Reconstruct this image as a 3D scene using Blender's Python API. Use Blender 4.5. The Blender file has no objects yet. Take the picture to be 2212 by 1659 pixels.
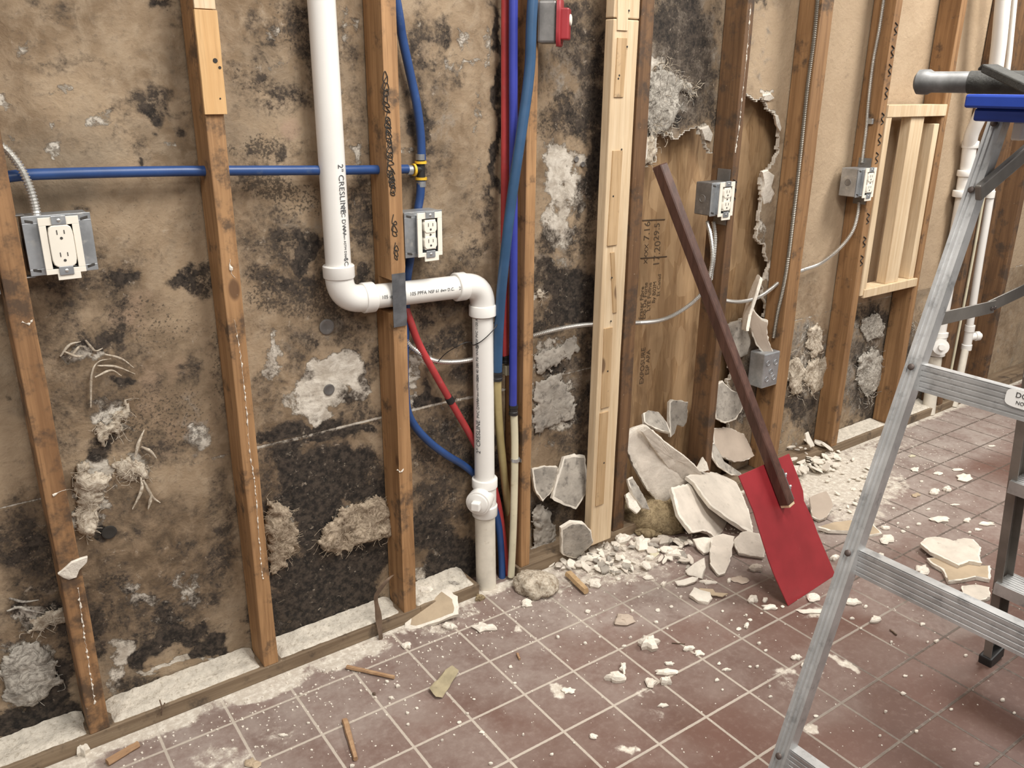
import bpy, math, random
import numpy as np
from mathutils import Vector, Matrix

# ------------------------------------------------------------------ camera, world, lights, exposure
S = bpy.context.scene
COL = S.collection
F_PX = 1830.61
CAM = Vector((-1.10319, -1.81034, 1.44308))
FW = Vector((0.55829563, 0.75943503, -0.33401261))
RT = Vector((0.80750187, -0.58980068, 0.00871065))
UP = Vector((0.1903857, 0.27457893, 0.94252835))
cd = bpy.data.cameras.new('camera')
cd.sensor_width = 36.0
cd.lens = F_PX / 2212 * 36
cd.clip_start = 0.02
cam = bpy.data.objects.new('camera', cd)
COL.objects.link(cam)
cam.matrix_world = Matrix((
    (RT.x, UP.x, -FW.x, CAM.x), (RT.y, UP.y, -FW.y, CAM.y), (RT.z, UP.z, -FW.z, CAM.z), (0, 0, 0, 1)))
S.camera = cam
w = bpy.data.worlds.new('world')
S.world = w
w.use_nodes = True
w.node_tree.nodes['Background'].inputs[0].default_value = (1.0, 0.965, 0.92, 1)
w.node_tree.nodes['Background'].inputs[1].default_value = 0.20


def ceiling_lamp(x, y, power, sx=0.6, sy=1.2, z=2.75, col=(1.0, 0.962, 0.905)):
    l = bpy.data.lights.new('ceiling_troffer', 'AREA')
    l.shape = 'RECTANGLE'
    l.size, l.size_y = sx, sy
    l.energy = power
    l.color = col
    o = bpy.data.objects.new('ceiling_troffer', l)
    o.location = (x, y, z)
    COL.objects.link(o)


ceiling_lamp(2.5, -1.15, 62)
ceiling_lamp(0.1, -1.35, 54)
ceiling_lamp(-2.2, -1.6, 30)
ceiling_lamp(3.8, -3.0, 20)
ceiling_lamp(-0.6, -3.6, 50)
S.view_settings.view_transform = 'Standard'
S.view_settings.look = 'None'
S.view_settings.gamma = 1
S.view_settings.use_curve_mapping = False
S.view_settings.exposure = 0.35

# ------------------------------------------------------------------ helpers
WALL_Y = 0.089      # face of the drywall behind the studs
TILE = 0.15741
GROT = -0.0165
GX, GY = 0.11799, -0.43217


def ray(px, py):
    return FW * F_PX + RT * (px - 1106) + UP * (829.5 - py)


def W(px, py, Y=0.0):            # where the photograph's point lies on the plane y = Y
    d = ray(px, py)
    return CAM + d * ((Y - CAM.y) / d.y)


def G(px, py, Z=0.0):            # ... on the plane z = Z
    d = ray(px, py)
    return CAM + d * ((Z - CAM.z) / d.z)


def X(px, py, x):                # ... on the plane x = x
    d = ray(px, py)
    return CAM + d * ((x - CAM.x) / d.x)


def P3(px, py, p0, n):           # ... on any plane
    d = ray(px, py)
    return CAM + d * ((p0 - CAM).dot(n) / d.dot(n))


class MB:
    def __init__(s):
        s.v, s.f, s.mi = [], [], []
        s.cur = 0

    def quad(s, idx):
        s.f.append(tuple(idx))
        s.mi.append(s.cur)

    def obox(s, c, ax, ay, az, h):
        c = Vector(c)
        b = len(s.v)
        for i in (-1, 1):
            for j in (-1, 1):
                for k in (-1, 1):
                    s.v.append(c + ax * (i * h[0]) + ay * (j * h[1]) + az * (k * h[2]))
        for q in ((0, 1, 3, 2), (4, 6, 7, 5), (0, 4, 5, 1), (2, 3, 7, 6), (0, 2, 6, 4), (1, 5, 7, 3)):
            s.quad([b + i for i in q])
        return s

    def box(s, lo, hi):
        lo, hi = Vector(lo), Vector(hi)
        return s.obox((lo + hi) / 2, Vector((1, 0, 0)), Vector((0, 1, 0)), Vector((0, 0, 1)), (hi - lo) / 2)

    def ring_loft(s, rings, cap=True):
        b = len(s.v)
        n = len(rings[0])
        for r in rings:
            s.v += [Vector(p) for p in r]
        for i in range(len(rings) - 1):
            for k in range(n):
                a, c = b + i * n + k, b + i * n + (k + 1) % n
                s.quad((a, c, c + n, a + n))
        if cap:
            s.quad([b + k for k in range(n)][::-1])
            e = b + (len(rings) - 1) * n
            s.quad([e + k for k in range(n)])
        return s

    def tube(s, pts, r, n=12, cap=True):
        pts = [Vector(p) for p in pts]
        rs = r if isinstance(r, (list, tuple)) else [r] * len(pts)
        t0 = (pts[1] - pts[0]).normalized()
        ref = Vector((0, 0, 1)) if abs(t0.z) < 0.9 else Vector((1, 0, 0))
        u = t0.cross(ref).normalized()
        rings = []
        for i, p in enumerate(pts):
            t = (pts[min(i + 1, len(pts) - 1)] - pts[max(i - 1, 0)])
            t = t.normalized() if t.length > 1e-9 else t0
            u = (u - t * u.dot(t)).normalized()
            v = t.cross(u)
            rings.append([p + (u * math.cos(2 * math.pi * k / n) + v * math.sin(2 * math.pi * k / n)) * rs[i] for k in range(n)])
        return s.ring_loft(rings, cap)

    def lathe(s, o, d, prof, n=24):
        o, d = Vector(o), Vector(d).normalized()
        return s.tube_prof(o, d, prof, n)

    def tube_prof(s, o, d, prof, n):
        ref = Vector((0, 0, 1)) if abs(d.z) < 0.9 else Vector((1, 0, 0))
        u = d.cross(ref).normalized()
        v = d.cross(u)
        rings = [[o + d * t + (u * math.cos(2 * math.pi * k / n) + v * math.sin(2 * math.pi * k / n)) * max(r, 1e-5) for k in range(n)] for t, r in prof]
        return s.ring_loft(rings)

    def prism(s, pts, off):
        pts = [Vector(p) for p in pts]
        off = Vector(off)
        return s.ring_loft([pts, [p + off for p in pts]])

    def plate_holes(s, o, ax, ay, az, outer, hole, t):
        """rectangular frame: outer and hole = (x0,y0,x1,y1) in the ax/ay plane"""
        x0, y0, x1, y1 = outer
        a0, b0, a1, b1 = hole
        for (p, q, r_, t_) in ((x0, y0, x1, b0), (x0, b1, x1, y1), (x0, b0, a0, b1), (a1, b0, x1, b1)):
            s.obox(Vector(o) + ax * (p + r_) / 2 + ay * (q + t_) / 2 + az * t / 2, ax, ay, az, ((r_ - p) / 2, (t_ - q) / 2, t / 2))
        return s


MATS = {}


def link(name, mesh, mats, parent=None, loc=None):
    o = bpy.data.objects.new(name, mesh)
    COL.objects.link(o)
    for m in (mats if isinstance(mats, (list, tuple)) else [mats]):
        mesh.materials.append(m)
    if loc is not None:
        o.location = loc
    if parent is not None:
        o.parent = parent
    return o


def wloc(o):
    p = Vector(o.location)
    while o.parent:
        o = o.parent
        p += Vector(o.location)
    return p


def build(name, mb, mat, parent=None, smooth=None, bevel=0.0, origin=None, seg=2):
    vs = np.array([tuple(v) for v in mb.v])
    lo, hi = vs.min(0), vs.max(0)
    loc = Vector(((lo[0] + hi[0]) / 2, (lo[1] + hi[1]) / 2, lo[2])) if origin is None else Vector(origin)
    me = bpy.data.meshes.new(name)
    me.from_pydata((vs - np.array(loc)).tolist(), [], mb.f)
    if any(mb.mi):
        me.polygons.foreach_set('material_index', mb.mi)
    import bmesh
    bm = bmesh.new()
    bm.from_mesh(me)
    bmesh.ops.recalc_face_normals(bm, faces=bm.faces[:])
    bm.to_mesh(me)
    bm.free()
    if smooth is not None:
        me.polygons.foreach_set('use_smooth', [True] * len(me.polygons))
        me.set_sharp_from_angle(angle=math.radians(smooth))
    me.update()
    o = link(name, me, mat, parent, loc - (wloc(parent) if parent is not None else Vector()))
    if bevel:
        b = o.modifiers.new('edge', 'BEVEL')
        b.width = bevel
        b.segments = seg
        b.limit_method = 'ANGLE'
        b.angle_limit = math.radians(40)
    return o


def tag(o, label, cat, group=None, kind=None):
    o['label'] = label
    o['category'] = cat
    if group:
        o['group'] = group
    o['kind'] = kind or 'thing'
    return o


def thing(name, label, cat, loc, group=None):
    o = bpy.data.objects.new(name, None)
    o.empty_display_size = 0.05
    o.location = loc
    COL.objects.link(o)
    return tag(o, label, cat, group)


def struct(o):
    o['kind'] = 'structure'
    return o


def spline(pts, step=0.01):
    """Catmull-Rom through points, resampled evenly"""
    p = [Vector(q) for q in pts]
    p = [p[0] * 2 - p[1]] + p + [p[-1] * 2 - p[-2]]
    out = []
    for i in range(1, len(p) - 2):
        a, b, c, d = p[i - 1:i + 3]
        n = max(2, int((c - b).length / step) + 1)
        for k in range(n):
            t = k / n
            out.append(0.5 * ((2 * b) + (c - a) * t + (2 * a - 5 * b + 4 * c - d) * t * t + (3 * b - a - 3 * c + d) * t ** 3))
    out.append(p[-2])
    return out


def rise(q, p, z=2.0):
    """carry the line from p up through q to the top of the framing"""
    d = q - p
    return q + d * ((z - q.z) / d.z)


# numpy value noise
def vn(x, y, seed=0):
    xi, yi = np.floor(x).astype(np.int64), np.floor(y).astype(np.int64)
    fx, fy = x - xi, y - yi
    fx, fy = fx * fx * (3 - 2 * fx), fy * fy * (3 - 2 * fy)

    def h(a, b):
        n = (a * 374761393 + b * 668265263 + seed * 974634777) & 0xffffffff
        n = ((n ^ (n >> 13)) * 1274126177) & 0xffffffff
        return ((n ^ (n >> 16)) & 0xffff) / 65535.0
    return (h(xi, yi) * (1 - fx) + h(xi + 1, yi) * fx) * (1 - fy) + (h(xi, yi + 1) * (1 - fx) + h(xi + 1, yi + 1) * fx) * fy


def fbm(x, y, seed=0, oct=4):
    s, a, t = 0, 0.5, 0
    for i in range(oct):
        s = s + a * vn(x * 2 ** i, y * 2 ** i, seed + i)
        t += a
        a *= 0.5
    return s / t


# ------------------------------------------------------------------ materials
class NT:
    def __init__(s, name):
        s.m = bpy.data.materials.new(name)
        s.m.use_nodes = True
        s.t = s.m.node_tree
        s.b = s.t.nodes['Principled BSDF']
        s.tc = None

    def n(s, ty, **kw):
        o = s.t.nodes.new(ty)
        for k, v in kw.items():
            setattr(o, k, v)
        return o

    def put(s, sock, v):
        if isinstance(v, bpy.types.NodeSocket):
            s.t.links.new(v, sock)
        elif v is not None:
            if isinstance(v, (tuple, list)) and len(v) == 3 and sock.type == 'RGBA':
                v = (*v, 1)
            sock.default_value = v

    def obj(s, scale=(1, 1, 1), loc=(0, 0, 0), rand=True):
        if s.tc is None:
            s.tc = s.n('ShaderNodeTexCoord')
        v = s.tc.outputs['Object']
        if rand:
            oi = s.n('ShaderNodeObjectInfo')
            a = s.n('ShaderNodeVectorMath', operation='ADD')
            mu = s.math('MULTIPLY', oi.outputs['Random'], 37.0)
            s.put(a.inputs[0], v)
            s.t.links.new(mu, a.inputs[1])
            v = a.outputs[0]
        mp = s.n('ShaderNodeMapping')
        mp.inputs['Scale'].default_value = scale
        mp.inputs['Location'].default_value = loc
        s.put(mp.inputs['Vector'], v)
        return mp.outputs[0]

    def noise(s, scale, detail=4, rough=0.55, vec=None, dist=0.0):
        o = s.n('ShaderNodeTexNoise')
        o.inputs['Scale'].default_value = scale
        o.inputs['Detail'].default_value = detail
        o.inputs['Roughness'].default_value = rough
        o.inputs['Distortion'].default_value = dist
        s.put(o.inputs['Vector'], vec if vec is not None else s.obj())
        return o.outputs['Fac']

    def vor(s, scale, vec=None, feat='F1', out='Distance', rnd=1.0):
        o = s.n('ShaderNodeTexVoronoi', feature=feat)
        o.inputs['Scale'].default_value = scale
        o.inputs['Randomness'].default_value = rnd
        s.put(o.inputs['Vector'], vec if vec is not None else s.obj())
        return o.outputs[out]

    def math(s, op, a, b=None, c=None, clamp=False):
        o = s.n('ShaderNodeMath', operation=op)
        o.use_clamp = clamp
        for i, v in enumerate((a, b, c)):
            if v is not None:
                s.put(o.inputs[i], v)
        return o.outputs[0]

    def step(s, v, lo, hi, a=0.0, b=1.0):
        o = s.n('ShaderNodeMapRange', interpolation_type='SMOOTHSTEP')
        for k, q in zip(('Value', 'From Min', 'From Max', 'To Min', 'To Max'), (v, lo, hi, a, b)):
            s.put(o.inputs[k], q)
        return o.outputs[0]

    def mix(s, f, a, b, mode='MIX'):
        o = s.n('ShaderNodeMix', data_type='RGBA', blend_type=mode)
        s.put(o.inputs[0], f)
        s.put(o.inputs[6], a)
        s.put(o.inputs[7], b)
        return o.outputs[2]

    def attr(s, name):
        o = s.n('ShaderNodeAttribute', attribute_name=name)
        x = s.n('ShaderNodeSeparateColor')
        s.t.links.new(o.outputs['Color'], x.inputs[0])
        return x.outputs[0], x.outputs[1], x.outputs[2]

    def bump(s, h, strength=0.3, dist=0.01):
        o = s.n('ShaderNodeBump')
        o.inputs['Strength'].default_value = strength
        o.inputs['Distance'].default_value = dist
        s.put(o.inputs['Height'], h)
        s.t.links.new(o.outputs[0], s.b.inputs['Normal'])

    def done(s, col, rough=0.6, metal=0.0, **kw):
        s.put(s.b.inputs['Base Color'], col)
        s.put(s.b.inputs['Roughness'], rough)
        s.put(s.b.inputs['Metallic'], metal)
        for k, v in kw.items():
            s.put(s.b.inputs[k.replace('_', ' ')], v)
        return s.m


def wood(name, dark, light, dirt=0.0, dirtcol=(0.05, 0.035, 0.025), rough=0.7, grain=1.0, axis='z', knots=True):
    t = NT(name)
    sc = {'z': (1, 1, 0.045), 'x': (0.045, 1, 1), 'y': (1, 0.045, 1)}[axis]
    v = t.obj(sc)
    g = t.noise(55 * grain, 6, 0.6, v, 0.6)
    g2 = t.noise(240 * grain, 2, 0.5, v)
    c = t.mix(t.step(g, 0.3, 0.7), dark, light)
    c = t.mix(t.math('MULTIPLY', t.step(g2, 0.5, 0.75), 0.35), c, tuple(q * 0.6 for q in dark))
    big = t.noise(4, 4, 0.55)
    c = t.mix(t.step(big, 0.35, 0.7, 0.0, 0.35), c, tuple(q * 0.78 for q in dark))
    if knots:
        kv = t.obj({'z': (1, 1, 0.5), 'x': (0.5, 1, 1), 'y': (1, .5, 1)}[axis])
        k = t.vor(5.5, kv)
        c = t.mix(t.step(k, 0.05, 0.085, 0.75, 0.0), c, (0.07, 0.03, 0.014))
    if dirt:
        dn = t.noise(14, 7, 0.68)
        c = t.mix(t.step(dn, 0.62 - dirt * 0.3, 0.75 - dirt * 0.2, 0, 0.8), c, dirtcol)
        sp = t.noise(110, 3, 0.6)
        c = t.mix(t.step(sp, 0.70, 0.76, 0, 0.55), c, (0.42, 0.34, 0.25))
    t.bump(g, 0.18, 0.004)
    return t.done(c, rough)


def plain(name, col, rough=0.5, metal=0.0, var=0.12, scale=12, bump=0.0, dirt=None, dlo=0.58, dhi=0.75, **kw):
    t = NT(name)
    nz = t.noise(scale, 5, 0.6)
    c = t.mix(t.step(nz, 0.3, 0.7), tuple(q * (1 - var) for q in col), tuple(min(1, q * (1 + var)) for q in col))
    if dirt:
        c = t.mix(t.step(t.noise(scale * 2.7, 6, 0.65), dlo, dhi, 0, 0.85), c, dirt)
    if bump:
        t.bump(t.noise(scale * 5, 5, 0.6), bump, 0.004)
    return t.done(c, rough, metal, **kw)


M = MATS
M['stud'] = wood('aged_pine', (0.26, 0.135, 0.056), (0.44, 0.250, 0.115), 0.40)
M['stud_dirty'] = wood('soiled_pine', (0.22, 0.112, 0.048), (0.38, 0.21, 0.096), 0.62)
M['stud_dark'] = wood('damp_pine', (0.115, 0.058, 0.026), (0.205, 0.110, 0.050), 0.45)
M['stud_gold'] = wood('amber_pine', (0.215, 0.110, 0.045), (0.365, 0.205, 0.092), 0.26)
M['pine_new'] = wood('fresh_pine', (0.60, 0.44, 0.27), (0.74, 0.59, 0.40), 0.0)
M['pine_strip'] = wood('tan_pine_strip', (0.43, 0.28, 0.14), (0.58, 0.41, 0.24), 0.12)
M['splice'] = wood('yellow_pine_splice', (0.62, 0.37, 0.16), (0.72, 0.47, 0.23), 0.0)
M['plate'] = wood('grimy_plate', (0.15, 0.10, 0.06), (0.27, 0.20, 0.13), 0.35, axis='x', knots=False)
M['pvc'] = plain('white_pvc', (0.80, 0.78, 0.74), 0.28, var=0.03, dirt=(0.58, 0.48, 0.36), dlo=0.68, dhi=0.86, scale=7)
M['pvc_dusty'] = plain('stained_pvc', (0.66, 0.61, 0.52), 0.5, var=0.1, dirt=(0.36, 0.30, 0.20), dlo=0.6, dhi=0.78, scale=16)
M['blue'] = plain('blue_plastic_pipe', (0.024, 0.066, 0.205), 0.38, var=0.14, dirt=(0.10, 0.14, 0.22), dlo=0.6, dhi=0.8)
M['royal'] = plain('royal_blue_plastic_pipe', (0.040, 0.052, 0.31), 0.35, var=0.1)
M['teal'] = plain('slate_blue_plastic_pipe', (0.030, 0.080, 0.165), 0.42, var=0.12)
M['red_pipe'] = plain('red_plastic_pipe', (0.43, 0.048, 0.050), 0.42, var=0.15, dirt=(0.36, 0.10, 0.09))
M['cream'] = plain('cream_plastic_pipe', (0.60, 0.55, 0.40), 0.45, var=0.1, dirt=(0.45, 0.38, 0.24))
M['tan_pipe'] = plain('yellowed_plastic_pipe', (0.40, 0.32, 0.15), 0.45, var=0.12)
M['black'] = plain('black_plastic', (0.018, 0.017, 0.017), 0.5)
M['yellow'] = plain('yellow_crimp', (0.75, 0.46, 0.04), 0.4)
M['steel'] = plain('galvanised_steel', (0.46, 0.48, 0.50), 0.42, 0.75, var=0.22, scale=18, dirt=(0.62, 0.62, 0.60), dlo=0.55, dhi=0.7)
M['steel_dark'] = plain('dull_steel', (0.23, 0.22, 0.21), 0.5, 0.6, var=0.25, scale=14, dirt=(0.42, 0.40, 0.37))
M['conduit'] = plain('flexible_conduit_steel', (0.66, 0.65, 0.62), 0.36, 0.8, var=0.1)
M['conduit_dull'] = plain('dull_conduit_steel', (0.25, 0.225, 0.19), 0.45, 0.6, var=0.1)
M['strap'] = plain('grey_strap_steel', (0.16, 0.165, 0.175), 0.45, 0.5, var=0.25, scale=25)
M['ivory'] = plain('ivory_plastic', (0.84, 0.79, 0.69), 0.35, var=0.03)
M['slot'] = plain('dark_slot', (0.05, 0.045, 0.04), 0.7)
M['red_paint'] = plain('red_painted_sheet', (0.285, 0.024, 0.030), 0.42, var=0.12, scale=9, dirt=(0.36, 0.08, 0.08), dlo=0.66, dhi=0.8)
M['handle'] = wood('stained_handle', (0.060, 0.026, 0.018), (0.115, 0.054, 0.038), 0.0, rough=0.5, knots=False)
M['alu'] = plain('brushed_aluminium', (0.58, 0.58, 0.575), 0.42, 0.7, var=0.16, scale=12, dirt=(0.30, 0.30, 0.30), dlo=0.52, dhi=0.75)
M['alu_dark'] = plain('shaded_aluminium', (0.27, 0.25, 0.225), 0.5, 0.6, var=0.2, scale=8)  # darker than alu: shade of front rails turned from the light, in the colour
M['rivet'] = plain('dark_rivet', (0.11, 0.085, 0.075), 0.5, 0.4)
M['tray'] = plain('blue_moulded_plastic', (0.015, 0.045, 0.28), 0.38, var=0.1)
M['rubber'] = plain('black_rubber_grip', (0.035, 0.034, 0.03), 0.7, var=0.3, scale=60, bump=0.3)
M['gypsum'] = plain('white_gypsum', (0.74, 0.68, 0.59), 0.9, var=0.09, scale=22, bump=0.6, dirt=(0.50, 0.43, 0.34), dlo=0.58, dhi=0.78)
M['gypsum_grey'] = plain('soiled_gypsum', (0.36, 0.325, 0.28), 0.9, var=0.25, scale=16, bump=0.6, dirt=(0.13, 0.115, 0.10), dlo=0.5, dhi=0.72)
M['paper_tan'] = plain('torn_tan_paper', (0.43, 0.335, 0.23), 0.85, var=0.12, scale=12, bump=0.2)
M['paper_taupe'] = plain('taupe_board_paper', (0.44, 0.36, 0.29), 0.85, var=0.08, scale=8, bump=0.15, dirt=(0.7, 0.64, 0.56), dlo=0.68, dhi=0.72)
M['slabpaper'] = plain('dusty_board_paper', (0.62, 0.555, 0.475), 0.9, var=0.10, scale=14, bump=0.5, dirt=(0.36, 0.32, 0.27), dlo=0.58, dhi=0.78)
M['paperboth'] = plain('khaki_paper', (0.34, 0.285, 0.18), 0.9, var=0.15, scale=30, bump=0.3, dirt=(0.19, 0.15, 0.09))


def fibre(name, dark, light, sc=1.0):
    t = NT(name)
    v = t.obj()
    st = t.noise(34 * sc, 7, 0.68, v, 3.2)
    f2 = t.noise(130 * sc, 4, 0.6, v, 1.5)
    c = t.mix(t.step(st, 0.30, 0.66), dark, light)
    c = t.mix(t.step(f2, 0.5, 0.75, 0, 0.45), c, tuple(q * 0.45 for q in light))
    c = t.mix(t.step(t.noise(14 * sc, 5, 0.65, v, 0.8), 0.54, 0.72, 0, 0.75), c, tuple(q * 0.6 for q in dark))
    t.bump(t.math('ADD', st, t.math('MULTIPLY', f2, 0.4)), 0.55, 0.005)
    return t.done(c, 0.95)


M['fluff'] = fibre('mineral_fluff', (0.27, 0.205, 0.140), (0.66, 0.585, 0.475))
M['fluff_brown'] = fibre('tan_fluff', (0.17, 0.125, 0.080), (0.50, 0.405, 0.30))
M['fluff_grey'] = fibre('grey_fluff', (0.17, 0.150, 0.125), (0.54, 0.50, 0.435))
M['fluff_tan'] = fibre('tan_insulation', (0.15, 0.105, 0.055), (0.37, 0.285, 0.165))
M['dust'] = plain('plaster_dust', (0.62, 0.565, 0.48), 0.95, var=0.14, scale=40, bump=0.8, dirt=(0.33, 0.28, 0.215), dlo=0.48, dhi=0.74)
M['ink'] = plain('black_marker_ink', (0.03, 0.026, 0.022), 0.8)
M['print'] = plain('grey_pipe_print', (0.09, 0.095, 0.10), 0.7)
M['stencil'] = plain('brown_stencil_ink', (0.095, 0.062, 0.036), 0.8)
M['stick'] = wood('splinter_wood', (0.33, 0.19, 0.10), (0.47, 0.30, 0.17), 0.2, axis='x', knots=False)
M['brown_strip'] = plain('rusted_strip', (0.13, 0.085, 0.055), 0.7, var=0.3, scale=30)
M['sticker'] = plain('white_sticker', (0.80, 0.79, 0.76), 0.4, var=0.02)
M['paint_white'] = plain('cream_painted_metal', (0.70, 0.67, 0.60), 0.4, var=0.04)


def wall_material():
    t = NT('mouldy_board_paper')
    D, Wt, Pk = t.attr('stain_a')
    Cl, Gr, Sp = t.attr('stain_b')
    v = t.obj(rand=False)
    n1 = t.noise(5, 8, 0.62, v, 0.5)
    n2 = t.noise(22, 8, 0.66, v, 0.4)
    n3 = t.noise(75, 6, 0.65, v)
    fine = t.noise(160, 4, 0.6, v)
    Dp, Mo, _w = t.attr('stain_c')
    base = t.mix(t.step(n1, 0.33, 0.66), (0.205, 0.140, 0.083), (0.385, 0.285, 0.185))
    base = t.mix(t.step(n2, 0.40, 0.68, 0, 0.55), base, (0.44, 0.345, 0.24))
    base = t.mix(t.step(n3, 0.52, 0.72, 0, 0.45), base, (0.135, 0.102, 0.072))
    base = t.mix(t.step(t.noise(3.2, 6, 0.6, v, 0.8), 0.5, 0.7, 0, 0.5), base, (0.20, 0.160, 0.115))
    clean = t.mix(t.step(n1, 0.3, 0.7), (0.385, 0.282, 0.182), (0.45, 0.338, 0.225))
    c = t.mix(t.step(Cl, 0.25, 0.75), base, clean)
    c = t.mix(t.math('MULTIPLY', Pk, t.step(n2, 0.35, 0.65, 0, 0.6)), c, (0.36, 0.235, 0.17))
    # soaked brown
    dpm = t.math('ADD', Dp, t.math('MULTIPLY', t.math('SUBTRACT', n1, 0.5), 0.9))
    dpc = t.mix(t.step(n2, 0.35, 0.68), (0.080, 0.052, 0.030), (0.225, 0.152, 0.090))
    c = t.mix(t.step(dpm, 0.15, 0.80, 0, 0.72), c, dpc)
    # grey bloom
    gm = t.math('ADD', Gr, t.math('MULTIPLY', t.math('SUBTRACT', n2, 0.5), 1.5))
    gcol = t.mix(t.step(n3, 0.35, 0.65), (0.085, 0.075, 0.065), (0.31, 0.285, 0.25))
    c = t.mix(t.step(gm, 0.28, 0.70, 0, 0.85), c, gcol)
    # white plaster left where the paper tore off
    wm = t.math('ADD', Wt, t.math('MULTIPLY', t.math('SUBTRACT', t.noise(30, 12, 0.76, v, 0.3), 0.5), 1.5))
    wcol = t.mix(t.step(n2, 0.35, 0.65), (0.46, 0.405, 0.335), (0.72, 0.67, 0.585))
    wmask = t.step(wm, 0.40, 0.58)
    c = t.mix(t.math('MULTIPLY', wmask, 0.95), c, wcol)
    # dotted mould
    sm = t.math('ADD', t.math('MULTIPLY', Sp, 0.30), fine)
    c = t.mix(t.step(sm, 0.68, 0.82, 0, 0.8), c, (0.055, 0.042, 0.030))
    vd = t.vor(105, v)
    sd = t.math('MULTIPLY', t.step(vd, 0.10, 0.26, 1, 0), t.step(t.math('ADD', n2, t.math('MULTIPLY', Sp, 0.2)), 0.58, 0.70))
    c = t.mix(t.math('MULTIPLY', sd, 0.55), c, (0.07, 0.052, 0.038))
    # dark mould
    n17 = t.noise(15, 12, 0.78, v, 0.25)
    n6 = t.noise(6.5, 12, 0.74, v, 0.4)
    md = t.math('MULTIPLY', Mo, t.step(n6, 0.42, 0.66))
    dm = t.math('ADD', t.math('MAXIMUM', t.math('MULTIPLY', D, 1.12), md), t.math('MULTIPLY', t.math('SUBTRACT', n17, 0.5), 1.9))
    dm = t.math('ADD', dm, t.math('MULTIPLY', t.math('SUBTRACT', n3, 0.5), 0.8))
    dm = t.math('ADD', dm, t.math('MULTIPLY', t.math('SUBTRACT', fine, 0.5), 0.55))
    dcol = t.mix(t.step(n3, 0.36, 0.66), (0.012, 0.009, 0.007), (0.068, 0.051, 0.038))
    soft = t.step(dm, 0.15, 0.80, 0, 0.82)
    c = t.mix(soft, c, t.mix(t.step(n2, .35, .65), (0.045, 0.034, 0.025), (0.115, 0.083, 0.057)))
    c = t.mix(t.step(dm, 0.56, 0.84), c, dcol)
    fl = t.step(t.math('ADD', t.noise(44, 9, 0.75, v, 0.3), t.math('MULTIPLY', Mo, 0.06)), 0.64, 0.72, 0, 0.7)
    c = t.mix(fl, c, (0.42, 0.35, 0.27))
    h = t.math('ADD', t.math('MULTIPLY', wmask, 0.5), t.math('MULTIPLY', n2, 0.6))
    h = t.math('ADD', h, t.math('MULTIPLY', n3, 0.25))
    t.bump(h, 0.7, 0.010)
    return t.done(c, 0.9)


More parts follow.
